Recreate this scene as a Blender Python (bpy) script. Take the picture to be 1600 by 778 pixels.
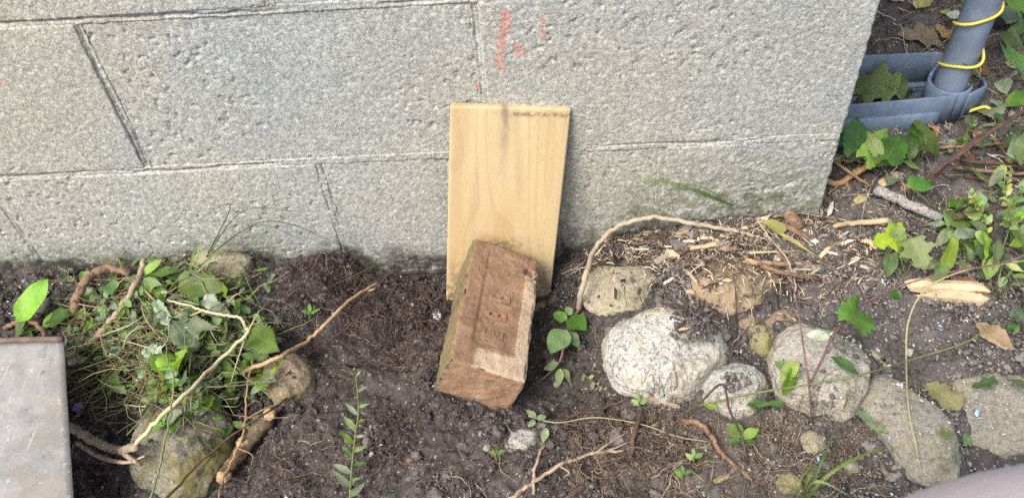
import bpy, math, random
import numpy as np
from mathutils import Vector, Matrix
random.seed(7); RNG = np.random.default_rng(7)
for o in list(bpy.data.objects): bpy.data.objects.remove(o)
SC = bpy.context.scene; COL = SC.collection

# ------------------------------------------------------------------ camera, sky, sun, exposure
CAM = np.array([.26249, -.74621, .80384]); PITCH, ROLL, YAW, FPX = .82365, .08878, -.06167, 1330.1
_f = np.array([math.sin(YAW)*math.cos(PITCH), math.cos(YAW)*math.cos(PITCH), -math.sin(PITCH)])
_r0 = np.array([math.cos(YAW), -math.sin(YAW), 0]); _u0 = np.cross(_r0, _f)
_r = math.cos(ROLL)*_r0 - math.sin(ROLL)*_u0; _u = math.sin(ROLL)*_r0 + math.cos(ROLL)*_u0
cd = bpy.data.cameras.new('camera'); cam = bpy.data.objects.new('camera', cd); COL.objects.link(cam)
cd.sensor_width = 36; cd.lens = 36*FPX/1600; cd.clip_start = .01; cd.clip_end = 200
m = Matrix.Identity(4)
for i in range(3): m[i][0] = _r[i]; m[i][1] = _u[i]; m[i][2] = -_f[i]; m[i][3] = CAM[i]
cam.matrix_world = m; SC.camera = cam
cd.dof.use_dof = True; cd.dof.focus_distance = 1.0; cd.dof.aperture_fstop = 13
SUN_EL, SUN_AZ = math.radians(52), math.radians(222)       # azimuth clockwise from +Y: behind and left of the camera
wd = bpy.data.worlds.new('World'); SC.world = wd; wd.use_nodes = True
_n = wd.node_tree.nodes; _l = wd.node_tree.links
sky = _n.new('ShaderNodeTexSky'); sky.sky_type = 'NISHITA'; sky.sun_disc = False
sky.sun_elevation = SUN_EL; sky.sun_rotation = SUN_AZ; sky.dust_density = 6; sky.air_density = 1.0; sky.ozone_density = 1.0
_l.new(sky.outputs[0], _n['Background'].inputs[0]); _n['Background'].inputs[1].default_value = .12
sd = bpy.data.lights.new('sun', 'SUN'); sun = bpy.data.objects.new('sun', sd); COL.objects.link(sun)
sd.energy = 1.5; sd.angle = math.radians(30); sd.color = (1, .975, .925)
sun.rotation_euler = Vector((-math.sin(SUN_AZ)*math.cos(SUN_EL), -math.cos(SUN_AZ)*math.cos(SUN_EL), -math.sin(SUN_EL))).to_track_quat('-Z', 'Y').to_euler()
SC.cycles.use_denoising = False
SC.view_settings.view_transform = 'Standard'; SC.view_settings.look = 'None'; SC.view_settings.gamma = 1
SC.view_settings.exposure = 1.08

# ------------------------------------------------------------------ noise
def _h(ix, iy, iz, s):
    n = (ix.astype(np.int64)*374761393 + iy.astype(np.int64)*668265263 + iz.astype(np.int64)*2147483647 + s*974634777) & 0xffffffff
    n = ((n ^ (n >> 13))*1274126177) & 0xffffffff
    n = ((n ^ (n >> 16))*2246822519) & 0xffffffff
    return ((n ^ (n >> 15)) & 0xffffff)/float(0xffffff)
def vn(x, y, z=0., s=0):
    x, y, z = np.broadcast_arrays(np.asarray(x, float), np.asarray(y, float), np.asarray(z, float))
    ix, iy, iz = np.floor(x), np.floor(y), np.floor(z); fx, fy, fz = x-ix, y-iy, z-iz
    fx, fy, fz = [t*t*t*(t*(t*6-15)+10) for t in (fx, fy, fz)]
    o = 0
    for a in (0, 1):
        for b in (0, 1):
            for c in (0, 1):
                o = o + _h(ix+a, iy+b, iz+c, s)*(fx if a else 1-fx)*(fy if b else 1-fy)*(fz if c else 1-fz)
    return o*2-1
def fbm(x, y, z=0., s=0, o=4, g=.5):
    v = 0; a = 1
    for i in range(o): v = v + a*vn(np.asarray(x)*2**i+i*7.3, np.asarray(y)*2**i+i*3.1, np.asarray(z)*2**i+i*5.7, s+i); a *= g
    return v
def worley(x, y, s=0):
    ix, iy = np.floor(x), np.floor(y); d = np.full(np.shape(x), 9.)
    for a in (-1, 0, 1):
        for b in (-1, 0, 1):
            px = ix+a+_h(ix+a, iy+b, ix*0, s); py = iy+b+_h(ix+a, iy+b, ix*0, s+5)
            d = np.minimum(d, (px-x)**2+(py-y)**2)
    return np.sqrt(d)
def sst(a, b, x): t = np.clip((x-a)/(b-a), 0, 1); return t*t*(3-2*t)

# ------------------------------------------------------------------ survey: the photo's sight lines met with the ground or wall
def ray(px, py): return _f*FPX + _r*(px-800) + _u*(389-py)
def onz(px, py, z): d = ray(px, py); return CAM + d*((z-CAM[2])/d[2])
def onwall(px, py, y=0.): d = ray(px, py); return CAM + d*((y-CAM[1])/d[1])
def scale_at(p): return FPX/float(np.dot(np.asarray(p)-CAM, _f))
CTRL = [(20,405,0),(150,402,0),(300,395,.005),(450,396,.002),(540,402,-.006),(600,470,-.055),(680,470,-.055),(640,525,-.03),(565,440,-.012),
 (690,560,.012),(740,655,.022),(820,650,.004),(660,650,.02),(840,560,-.012),(850,500,-.03),(880,430,-.012),(900,400,-.015),(940,372,.01),(1050,350,.025),
 (1160,347,.03),(1280,338,.03),(1000,450,.02),(1100,450,.027),(1250,450,.03),(900,600,.0),(1000,700,.0),(1200,700,.008),(1400,600,.02),(1500,700,.02),
 (1350,400,.03),(1500,450,.03),(1580,550,.03),(1350,250,.03),(1450,200,.03),(1400,30,.04),(1580,20,.05),(1590,250,.045),(150,640,-.07),(150,740,-.085),
 (250,560,-.035),(200,470,.005),(60,470,.0),(330,720,-.06),(420,630,-.025),(420,490,.0),(470,440,.028),(500,700,0),(560,620,.0),(600,770,.006),(520,520,-.005),(30,560,-.04),(740,470,-.04),(830,440,-.05)]
CX = np.array([list(onz(a, b, c)) for a, b, c in CTRL])
CX = np.vstack([CX, [[.05,0,-.045],[.09,.0,-.065],[.13,-.005,-.065],[.18,-.01,-.065],[.23,-.01,-.06],[.09,-.03,-.055],[-1.5,-.2,0],[-1.5,.0,0],[-.6,-1.2,-.02],[.3,-1.2,0],[1.2,-1.0,.02],[2,0,.04],[2,1,.06],[1,1.6,.06],[.1,-.7,.0],[-.4,-.7,-.03]]])
def Hs(x, y):
    x = np.asarray(x, float); y = np.asarray(y, float); n = np.zeros(x.shape); w = np.full(x.shape, 1e-9)
    for a, b, c in CX:
        d2 = (x-a)**2+(y-b)**2; k = np.exp(-d2/(2*.035**2)) + 2e-4/(d2+.02); n += k*c; w += k
    return n/w
def clod(x, y):
    a = fbm(x*14, y*14, 0, 3, 2)*.008
    b = fbm(x*45, y*45, 1, 11, 3, .55)
    w = 1-np.clip(worley(x*42+.3*b, y*42, 4), 0, 1); w2 = 1-np.clip(worley(x*110, y*110+.3*b, 8), 0, 1)
    return a + b*.0038 + (w-.5)*.011 + (w2-.5)*.0062 + fbm(x*190, y*190, 0, 21, 2)*.002
def H(x, y): return Hs(x, y) + fbm(np.asarray(x, float)*14, np.asarray(y, float)*14, 0, 3, 2)*.008
ROCKS = []      # (centre, semi axes, angle) used to rest litter on stones
def collar(x, y):
    z = np.zeros(np.shape(x))
    for c, ax, an in ROCKS:
        if ax[0] < .012: continue
        dx, dy = x-c[0], y-c[1]; r = np.hypot((dx*math.cos(an)+dy*math.sin(an))/ax[0], (-dx*math.sin(an)+dy*math.cos(an))/ax[1])
        z = np.maximum(z, min(.012, ax[2]*.3)*np.exp(-((r-.95)/.3)**2))
    return z*(.75+.5*fbm(x*40, y*40, 0, 19, 2))
def S(x, y):
    x = np.asarray(x, float); y = np.asarray(y, float); z = H(x, y)+collar(x, y)
    for c, ax, an in ROCKS:
        dx, dy = x-c[0], y-c[1]; u = (dx*math.cos(an)+dy*math.sin(an))/ax[0]; v = (-dx*math.sin(an)+dy*math.cos(an))/ax[1]
        q = 1-u*u-v*v
        z = np.maximum(z, np.where(q > 0, c[2]+ax[2]*np.sqrt(np.maximum(q, 0)), -9))
    return z
GX0, GY0, GS = -1.0, -.75, .004
_gx, _gy = np.meshgrid(GX0+GS*np.arange(650), GY0+GS*np.arange(440))
GRID = {False: H(_gx, _gy).tolist()}; GRID[True] = GRID[False]
def at(px, py, dz=0., rocks=True, wall=False):
    """the point of the ground (or of a stone lying on it) seen along a sight line, raised by dz"""
    z = 0.; g = GRID[rocks]; d = ray(px, py); dx, dy, d2 = float(d[0]), float(d[1]), float(d[2])
    for i in range(9):
        k = (z-CAM[2])/d2; u = (CAM[0]+dx*k-GX0)/GS; v = (CAM[1]+dy*k-GY0)/GS; u = min(max(u, 0), 648.9); v = min(max(v, 0), 438.9)
        i0, j0 = int(v), int(u); a, b = v-i0, u-j0; r0, r1 = g[i0], g[i0+1]
        t = (r0[j0]*(1-b)+r0[j0+1]*b)*(1-a)+(r1[j0]*(1-b)+r1[j0+1]*b)*a+dz; z = z+(t-z)*.7
    p = CAM+d*((z-CAM[2])/d2)
    if wall and p[1] > -.004:                                                     # the wall stands in front of that ground
        w = onwall(px, py, -.004-min(.02, dz*.3))
        if w[0] < .603: return w
    return p

# ------------------------------------------------------------------ mesh / object helpers
def mesh(name, v, f, mat=None, smooth=True, attrs=None):
    me = bpy.data.meshes.new(name)
    if isinstance(f, np.ndarray):
        v = np.asarray(v, np.float32); k = f.shape[1]
        me.vertices.add(len(v)); me.vertices.foreach_set('co', v.ravel())
        me.loops.add(f.size); me.loops.foreach_set('vertex_index', f.astype(np.int32).ravel())
        me.polygons.add(len(f)); me.polygons.foreach_set('loop_start', np.arange(0, f.size, k, dtype=np.int32))
        me.update(calc_edges=True)
    else:
        me.from_pydata([tuple(map(float, p)) for p in v], [], f)
    if smooth: me.polygons.foreach_set('use_smooth', np.ones(len(me.polygons), bool))
    for k, a in (attrs or {}).items():
        at_ = me.attributes.new(k, 'FLOAT_VECTOR', 'POINT'); at_.data.foreach_set('vector', np.asarray(a, np.float32).ravel())
    if mat: me.materials.append(mat)
    me.update(); return me
def thing(name, label, cat, loc, group=None):
    o = bpy.data.objects.new(name, None); COL.objects.link(o); o.location = tuple(map(float, loc)); o.empty_display_size = .02
    return tag(o, label, cat, group)
def tag(o, label=None, cat=None, group=None, kind=None):
    for k, v in (('label', label), ('category', cat), ('group', group), ('kind', kind)):
        if v: o[k] = v
    return o
def obj(name, geo, mat, parent=None, loc=None, smooth=True, attrs=None):
    """geo = (verts in world space, faces); the origin is the parent's, or loc, or the middle of the base"""
    v = np.asarray(geo[0], float)
    base = np.zeros(3)
    if parent is not None:
        p = parent
        while p is not None: base = base+np.array(p.location); p = p.parent
    elif loc is not None: base = np.asarray(loc, float)
    else: base = np.array([v[:, 0].mean(), v[:, 1].mean(), v[:, 2].min()])
    if attrs is None and len(geo) > 2: attrs = geo[2]
    o = bpy.data.objects.new(name, mesh(name, v-base, geo[1], mat, smooth, attrs)); COL.objects.link(o)
    if parent is not None: o.parent = parent
    else: o.location = tuple(base)
    return o
def copy_tree(o, parent=None):
    c = o.copy(); COL.objects.link(c); c.parent = parent
    for ch in list(o.children): copy_tree(ch, c)
    return c
def join(gs):
    V = []; Fc = []; A = {}; n = 0
    for g in gs:
        V.append(np.asarray(g[0], float)); Fc += [tuple(i+n for i in f) for f in g[1]]; n += len(g[0])
        if len(g) > 2:
            for k, a in g[2].items(): A.setdefault(k, []).append(a)
    return (np.vstack(V), Fc) + (({k: np.vstack(a) for k, a in A.items()},) if A else ())
def spline(pts, n=6):
    P = np.asarray(pts, float)
    if len(P) < 3: return np.array([P[0]+(P[-1]-P[0])*t for t in np.linspace(0, 1, n+1)])
    E = np.vstack([2*P[0]-P[1], P, 2*P[-1]-P[-2]]); out = []
    for i in range(1, len(E)-2):
        a, b, c, d = E[i-1:i+3]
        for t in np.linspace(0, 1, n, endpoint=False):
            out.append(.5*((2*b)+(c-a)*t+(2*a-5*b+4*c-d)*t*t+(3*b-a-3*c+d)*t**3))
    out.append(P[-1]); return np.array(out)
def tube(path, r0, r1=None, k=6, lump=0., cap=True, seed=0):
    P = np.asarray(path, float); n = len(P); r1 = r0 if r1 is None else r1
    T = np.gradient(P, axis=0); T /= np.linalg.norm(T, axis=1)[:, None]+1e-12
    a = np.array([0, 0, 1.]) if abs(T[0][2]) < .9 else np.array([1., 0, 0])
    V = []; N = np.cross(T[0], a); N /= np.linalg.norm(N)
    for i in range(n):
        N = N-T[i]*np.dot(N, T[i]); N /= np.linalg.norm(N)+1e-12; B = np.cross(T[i], N)
        r = r0+(r1-r0)*i/(n-1)
        for j in range(k):
            th = 2*math.pi*j/k; rr = r*(1+lump*(random.random()-.5)*2) if lump else r
            V.append(P[i]+rr*(math.cos(th)*N+math.sin(th)*B))
    Fc = [(i*k+j, i*k+(j+1) % k, (i+1)*k+(j+1) % k, (i+1)*k+j) for i in range(n-1) for j in range(k)]
    if cap: Fc += [tuple(range(k-1, -1, -1)), tuple((n-1)*k+j for j in range(k))]
    return (np.array(V), Fc)
def ico(sub):
    import bmesh
    b = bmesh.new(); bmesh.ops.create_icosphere(b, subdivisions=sub, radius=1)
    v = np.array([x.co[:] for x in b.verts]); f = np.array([[q.index for q in x.verts] for x in b.faces]); b.free(); return v, f
ICO = {i: ico(i) for i in (1, 2, 3, 4, 5, 6)}

# ------------------------------------------------------------------ materials
class NT:
    def __init__(s, name):
        s.m = bpy.data.materials.new(name); s.m.use_nodes = True; s.n = s.m.node_tree.nodes; s.l = s.m.node_tree.links
        s.b = s.n['Principled BSDF']; s.co = s.n.new('ShaderNodeTexCoord').outputs['Object']
    def put(s, i, v):
        if hasattr(v, 'is_linked'): s.l.new(v, i)
        elif v is not None:
            if isinstance(v, (tuple, list)) and len(v) == 3 and len(i.default_value) == 4: v = (*v, 1)
            i.default_value = v
    def noise(s, sc, det=4, rough=.6, vec=None, out=0, dist=0.):
        t = s.n.new('ShaderNodeTexNoise'); s.put(t.inputs['Vector'], vec or s.co); t.inputs['Scale'].default_value = sc
        t.inputs['Detail'].default_value = det; t.inputs['Roughness'].default_value = rough; t.inputs['Distortion'].default_value = dist; return t.outputs[out]
    def vor(s, sc, out='Distance', feat='F1', vec=None, rnd=1):
        t = s.n.new('ShaderNodeTexVoronoi'); t.feature = feat; s.put(t.inputs['Vector'], vec or s.co); t.inputs['Scale'].default_value = sc
        t.inputs['Randomness'].default_value = rnd; return t.outputs[out]
    def math(s, op, a, b=None, c=None):
        t = s.n.new('ShaderNodeMath'); t.operation = op
        for i, v in enumerate((a, b, c)): s.put(t.inputs[i], v)
        return t.outputs[0]
    def mp(s, v, a, b, c=0., d=1.):
        t = s.n.new('ShaderNodeMapRange'); t.interpolation_type = 'SMOOTHSTEP'
        for i, k in enumerate((v, a, b, c, d)): s.put(t.inputs[i], k)
        return t.outputs[0]
    def mix(s, f, a, b, mode='MIX'):
        t = s.n.new('ShaderNodeMix'); t.data_type = 'RGBA'; t.blend_type = mode
        s.put(t.inputs[0], f); s.put(t.inputs[6], a); s.put(t.inputs[7], b); return t.outputs[2]
    def ramp(s, f, stops):
        t = s.n.new('ShaderNodeValToRGB'); e = t.color_ramp.elements
        while len(e) < len(stops): e.new(.5)
        for k, (p, c) in zip(e, stops): k.position = p; k.color = (*c, 1)
        s.put(t.inputs[0], f); return t.outputs[0]
    def attr(s, name, out='Vector'):
        t = s.n.new('ShaderNodeAttribute'); t.attribute_name = name; return t.outputs[out]
    def sep(s, v):
        t = s.n.new('ShaderNodeSeparateXYZ'); s.put(t.inputs[0], v); return t.outputs
    def mapv(s, sc, loc=(0, 0, 0)):
        t = s.n.new('ShaderNodeMapping'); s.put(t.inputs[0], s.co); t.inputs['Scale'].default_value = sc; t.inputs['Location'].default_value = loc; return t.outputs[0]
    def rnd(s): return s.n.new('ShaderNodeObjectInfo').outputs['Random']
    def island(s): return s.n.new('ShaderNodeNewGeometry').outputs['Random Per Island']
    def hsv(s, col, h=.5, sat=1., val=1.):
        t = s.n.new('ShaderNodeHueSaturation'); s.put(t.inputs['Hue'], h); s.put(t.inputs['Saturation'], sat); s.put(t.inputs['Value'], val); s.put(t.inputs['Color'], col); return t.outputs[0]
    def bump(s, h, st, dist=.002, prev=None):
        t = s.n.new('ShaderNodeBump'); s.put(t.inputs['Strength'], st); t.inputs['Distance'].default_value = dist; s.put(t.inputs['Height'], h)
        if prev: s.l.new(prev, t.inputs['Normal'])
        return t.outputs[0]
    def done(s, col, rough=.9, nrm=None, spec=.25, **k):
        s.put(s.b.inputs['Base Color'], col); s.put(s.b.inputs['Roughness'], rough); s.b.inputs['Specular IOR Level'].default_value = spec
        if nrm: s.l.new(nrm, s.b.inputs['Normal'])
        for a, v in k.items(): s.put(s.b.inputs[a.replace('_', ' ')], v)
        return s.m

def m_block():
    t = NT('concrete_block'); a = t.sep(t.attr('wear'))                 # moss, dirt, chalk
    big = t.noise(9, 3); cell = t.vor(300, 'Color'); cs = t.sep(cell); ed = t.vor(300, 'Distance'); fine = t.noise(520, 3, .7)
    col = t.ramp(big, [(.3, (.355, .368, .345)), (.7, (.435, .445, .412))])
    col = t.mix(.55, col, t.ramp(cs[0], [(0, (.28, .29, .275)), (.25, (.37, .38, .365)), (.75, (.46, .47, .45)), (1, (.66, .67, .635))]))
    pe = t.vor(46, 'Distance'); pc = t.sep(t.vor(46, 'Color'))
    peb = t.math('MULTIPLY', t.mp(t.math('ADD', pe, t.math('MULTIPLY', t.noise(240, 3, .7), .3)), .30, .24), t.math('GREATER_THAN', pc[1], .78))
    col = t.mix(peb, col, (.66, .64, .59))
    col = t.mix(t.math('MULTIPLY', t.mp(t.noise(28, 5, .7), .56, .7), .3), col, (.30, .295, .27))
    moss = t.math('MULTIPLY', a[0], t.mp(t.noise(60, 5, .7), .38, .62)); col = t.mix(t.math('MULTIPLY', moss, .8), col, (.115, .135, .06))
    dirt = t.math('MULTIPLY', a[1], t.mp(t.noise(70, 5, .75), .28, .55)); col = t.mix(dirt, col, (.062, .053, .05))
    ch = t.math('MULTIPLY', a[2], t.mp(t.noise(150, 4, .7), .30, .52)); col = t.mix(t.math('MULTIPLY', ch, .75), col, (.62, .27, .22))
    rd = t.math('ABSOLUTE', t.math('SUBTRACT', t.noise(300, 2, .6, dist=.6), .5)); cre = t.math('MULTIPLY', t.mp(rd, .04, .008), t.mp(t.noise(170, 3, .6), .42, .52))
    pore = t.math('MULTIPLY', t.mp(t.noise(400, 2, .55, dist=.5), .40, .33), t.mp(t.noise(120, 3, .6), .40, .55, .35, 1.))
    col = t.mix(t.math('MULTIPLY', t.math('MAXIMUM', pore, t.math('MULTIPLY', cre, .8)), .58), col, (.10, .10, .095))  # shade inside pores and crevices painted into the base colour
    col = t.mix(1., col, t.ramp(t.noise(2.6, 4, .6), [(.35, (.90, .95, 1.0)), (.5, (.98, .98, .95)), (.68, (1.0, .97, .87))]), 'MULTIPLY')  # broad tint patches; the bluish ones put sky light into the colour
    n = t.bump(t.math('SUBTRACT', t.math('ADD', t.math('MULTIPLY', t.noise(700, 3, .7), .8), t.math('MULTIPLY', t.mp(ed, 0, .7, 1, 0), .4)), t.math('MULTIPLY', t.math('MAXIMUM', pore, cre), 1.2)), .55, .001)
    return t.done(col, .95, n, .15)
def m_soil():
    t = NT('soil'); x = t.sep(t.attr('zone'))                            # dryness, mulch
    n1 = t.noise(26, 5, .7); n2 = t.noise(230, 4, .75); c = t.sep(t.vor(480, 'Color')); big = t.noise(7, 3)
    dry = t.math('ADD', x[0], t.math('MULTIPLY', t.math('SUBTRACT', big, .5), 1.1))
    wet = t.ramp(n1, [(.25, (.022, .0195, .0185)), (.5, (.056, .049, .046)), (.75, (.112, .10, .094))])
    dr = t.ramp(n1, [(.25, (.06, .056, .055)), (.5, (.115, .107, .103)), (.78, (.185, .174, .165))])
    col = t.mix(t.mp(dry, .2, .85), wet, dr)
    col = t.mix(t.math('MULTIPLY', t.mp(c[0], .8, .95), .5), col, (.17, .15, .135))
    col = t.mix(t.math('MULTIPLY', t.mp(c[1], .965, .98), .8), col, (.45, .42, .4))
    col = t.mix(.35, col, t.ramp(n2, [(.3, (.012, .01, .009)), (.7, (.11, .1, .095))]))
    n = t.bump(n2, .7, .0025); n = t.bump(t.vor(420), .45, .0016, n)
    return t.done(col, .95, n, .15)
def m_crumb():
    t = NT('soil_crumb'); r = t.island()
    x = t.math('ADD', t.sep(t.attr('zone'))[0], t.math('MULTIPLY', t.math('SUBTRACT', r, .5), .9))
    col = t.ramp(x, [(0, (.034, .029, .029)), (.3, (.085, .073, .071)), (.6, (.145, .128, .123)), (.95, (.23, .212, .20)), (1, (.3, .28, .26))])
    col = t.mix(t.math('GREATER_THAN', r, .985), col, (.36, .34, .31))
    col = t.mix(.4, col, t.ramp(t.noise(300, 3, .7), [(.3, (.02, .017, .016)), (.7, (.17, .152, .142))]))
    return t.done(col, .95, t.bump(t.noise(500, 3, .7), .6, .0015), .15)
def m_rock(name, dark, mid, light, moss=(.17, .16, .05), mossamt=.0, speck=.5, sc=1., dirt=.3):
    t = NT(name); n1 = t.noise(22*sc, 6, .65); n2 = t.noise(170*sc, 5, .75)
    col = t.ramp(n1, [(.3, mid), (.68, light)])
    col = t.mix(t.math('MULTIPLY', t.mp(t.noise(210*sc, 4, .7, dist=.8), .50, .575), speck), col, dark)
    col = t.mix(t.math('MULTIPLY', t.mp(t.noise(75*sc, 5, .75, dist=1.2), .55, .68), speck*.7), col, dark)
    col = t.mix(t.math('MULTIPLY', t.mp(t.noise(330*sc, 3, .7), .56, .66), .55), col, tuple(min(.8, v*1.4) for v in light))
    if mossamt: col = t.mix(t.math('MULTIPLY', t.mp(t.noise(17*sc, 5, .7), .42, .62), mossamt), col, moss)
    col = t.mix(t.math('MULTIPLY', t.mp(t.noise(13*sc, 6, .8), .55, .66), dirt), col, (.075, .065, .06))
    n = t.bump(n2, .7, .003); n = t.bump(t.noise(45*sc, 4, .6), .5, .006, n)
    return t.done(col, .9, n, .2)
def m_brick():
    t = NT('fired_clay'); a = t.sep(t.attr('tint'))                      # pale wash, moss, dark burn
    n = t.noise(30, 5, .65); col = t.ramp(n, [(.28, (.16, .098, .06)), (.5, (.255, .162, .103)), (.72, (.335, .225, .148))])
    col = t.mix(t.math('MULTIPLY', t.mp(t.noise(52, 4, .7), .6, .68), .8), col, (.36, .165, .10))
    col = t.mix(t.mp(t.math('ADD', a[0], t.math('MULTIPLY', t.math('SUBTRACT', t.noise(70, 5, .7), .5), .65)), .2, .75), col, t.ramp(n, [(.3, (.38, .285, .20)), (.7, (.48, .38, .28))]))
    col = t.mix(t.mp(t.math('ADD', a[1], t.math('MULTIPLY', t.math('SUBTRACT', t.noise(55, 5, .75), .5), 1.3)), .35, .8), col, (.165, .15, .075))
    col = t.mix(t.mp(t.math('ADD', a[2], t.math('MULTIPLY', t.math('SUBTRACT', t.noise(120, 5, .75), .5), 1.0)), .45, .7), col, (.075, .05, .06))
    col = t.mix(t.math('MULTIPLY', t.mp(t.noise(190, 4, .75), .62, .7), .55), col, (.09, .06, .05))
    nm = t.bump(t.noise(420, 3, .6), .45, .0012); nm = t.bump(t.mp(t.noise(150, 4, .75), .36, .5), .5, .0014, nm)
    return t.done(col, .9, nm, .2)
def m_board():
    t = NT('pale_pine'); v = t.mapv((1, 1, .07)); 
    rings = t.noise(11, 1.5, .45, t.mapv((1, 1, .16)), dist=.35); g = t.math('FRACT', t.math('MULTIPLY', rings, 17))
    late = t.math('MULTIPLY', t.mp(g, .55, .95), t.mp(g, 1.0, .96))
    fine = t.noise(520, 3, .7, t.mapv((1, 1, .035)))
    col = t.ramp(t.noise(7, 2, .5, t.mapv((1, 1, .25))), [(.3, (.48, .375, .2)), (.7, (.59, .49, .31))])
    col = t.mix(t.math('MULTIPLY', late, .26), col, (.38, .235, .11))
    col = t.mix(t.math('MULTIPLY', t.mp(fine, .5, .7), .25), col, (.36, .24, .12))
    a = t.sep(t.attr('tint'))                                             # grey stain, brown stain, dirt
    col = t.mix(t.math('MULTIPLY', a[0], t.mp(t.noise(40, 4, .7, t.mapv((1, 1, .3))), .25, .6)), col, (.17, .14, .10))
    col = t.mix(t.math('MULTIPLY', a[1], .55), col, (.36, .22, .085))
    col = t.mix(t.math('MULTIPLY', a[2], t.mp(t.noise(160, 4, .75), .42, .58)), col, (.10, .075, .055))
    return t.done(col, .62, t.bump(t.math('ADD', fine, t.math('MULTIPLY', rings, .5)), .25, .0012), .3)
def m_leaf(name, a, b, vein=(.22, .30, .10), spots=.0, rough=.48, trans=.35, flecks=.12):
    t = NT(name); L = t.sep(t.attr('luv')); r = t.rnd()
    t.m.node_tree.nodes.remove(t.b)
    col = t.mix(t.mp(t.noise(60, 4, .65), .3, .7), a, b)
    col = t.hsv(col, t.mp(r, 0, 1, .475, .525), t.mp(t.math('FRACT', t.math('MULTIPLY', r, 7.3)), 0, 1, .75, 1.15), t.mp(t.math('FRACT', t.math('MULTIPLY', r, 13.7)), 0, 1, .65, 1.35))
    ab = t.math('ABSOLUTE', L[1])
    rib = t.mp(ab, .05, .015); w = t.math('FRACT', t.math('MULTIPLY', t.math('SUBTRACT', L[0], t.math('MULTIPLY', ab, .55)), 7.))
    sv = t.math('MULTIPLY', t.mp(t.math('ABSOLUTE', t.math('SUBTRACT', w, .5)), .1, .03), .55)
    vm = t.math('MAXIMUM', rib, sv); col = t.mix(t.math('MULTIPLY', vm, .5), col, vein)
    if spots: col = t.mix(t.math('MULTIPLY', t.mp(t.noise(110, 4, .7), .58, .66), spots), col, (.12, .07, .025))
    if flecks: col = t.mix(t.math('MULTIPLY', t.mp(t.vor(260), .16, .1), t.math('MULTIPLY', t.mp(t.sep(t.vor(260, 'Color'))[0], .72, .76), flecks)), col, (.55, .55, .5))
    p = t.n.new('ShaderNodeBsdfPrincipled'); t.b = p; tr = t.n.new('ShaderNodeBsdfTranslucent'); mx = t.n.new('ShaderNodeMixShader')
    nm = t.bump(t.math('SUBTRACT', t.noise(160, 3, .6), t.math('MULTIPLY', vm, .9)), .4, .0012)
    t.put(p.inputs['Base Color'], col); t.put(p.inputs['Roughness'], rough); p.inputs['Specular IOR Level'].default_value = .4; t.l.new(nm, p.inputs['Normal'])
    t.put(tr.inputs['Color'], t.hsv(col, .48, 1.1, 1.5)); mx.inputs[0].default_value = trans
    t.l.new(p.outputs[0], mx.inputs[1]); t.l.new(tr.outputs[0], mx.inputs[2]); t.l.new(mx.outputs[0], t.n['Material Output'].inputs[0])
    return t.m
def m_stick(name, a, b, sc=60, rough=.85, spots=None, rnd=0., isl=0.):
    t = NT(name); n = t.noise(sc, 5, .7); col = t.ramp(n, [(.3, a), (.7, b)])
    if spots: col = t.mix(t.mp(t.noise(sc*2.2, 4, .7), .52, .62), col, spots)
    if rnd: col = t.hsv(col, .5, 1, t.mp(t.rnd(), 0, 1, 1-rnd, 1+rnd))
    if isl: col = t.hsv(col, .5, 1, t.mp(t.island(), 0, 1, 1-isl, 1+isl))
    return t.done(col, rough, t.bump(t.noise(sc*5, 4, .7), .5, .0012), .2)
def m_plain(name, col, rough, bump=.15, var=.12, sc=40, metal=0., scratches=False, spec=.4):
    t = NT(name); c = t.mix(t.math('MULTIPLY', t.mp(t.noise(sc, 5, .7), .35, .65), .8), col, tuple(v*(1-var*2) for v in col))
    r = rough
    if scratches:
        s1 = t.mp(t.noise(260, 4, .8), .6, .7); s2 = t.mp(t.noise(300, 3, .7, t.mapv((1, .06, 1))), .62, .7)
        c = t.mix(t.math('MULTIPLY', t.math('MAXIMUM', s1, s2), .5), c, tuple(min(1, v*1.6) for v in col))
        c = t.mix(t.math('MULTIPLY', t.mp(t.noise(14, 5, .7), .48, .66), .55), c, (.30, .27, .19)); c = t.mix(t.math('MULTIPLY', t.mp(t.noise(90, 6, .8), .58, .66), .6), c, (.16, .15, .13)); c = t.mix(t.math('MULTIPLY', t.mp(t.noise(130, 5, .8), .6, .66), .7), c, (.68, .68, .68)); r = t.mp(t.noise(30, 4, .7), .3, .7, rough-.12, rough+.15)
    return t.done(c, r, t.bump(t.noise(sc*6, 3, .6), bump, .001), spec, Metallic=metal)

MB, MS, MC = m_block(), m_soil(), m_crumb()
R_WHITE = m_rock('pale_granite', (.10, .10, .095), (.36, .36, .34), (.50, .495, .46), (.40, .36, .22), .4, .7, 1, .25)
R_GREY = m_rock('grey_granite', (.11, .105, .09), (.24, .225, .185), (.36, .34, .29), (.24, .23, .12), .45, .5, 1, .4)
R_GREY2 = m_rock('light_granite', (.12, .115, .10), (.30, .29, .26), (.44, .425, .38), (.28, .26, .14), .4, .55, 1, .35)
R_TAN = m_rock('tan_stone', (.12, .10, .07), (.30, .265, .19), (.43, .395, .31), (.25, .24, .11), .5, .35, 1, .5)
R_BROWN = m_rock('brown_stone', (.08, .06, .045), (.18, .14, .10), (.29, .235, .17), (.2, .17, .07), .3, .45, 1, .45)
R_BROWN2 = m_rock('rusty_stone', (.10, .075, .05), (.26, .195, .13), (.37, .30, .215), (.24, .2, .1), .3, .4, 1, .2)
R_MOSS = m_rock('mossy_granite', (.06, .055, .045), (.17, .16, .125), (.28, .265, .22), (.15, .135, .045), 1.0, .7, 1, .3)
R_GREEN = m_rock('green_stone', (.1, .09, .05), (.22, .2, .11), (.33, .31, .18), (.15, .15, .05), .7, .4, 1, .3)

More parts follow.
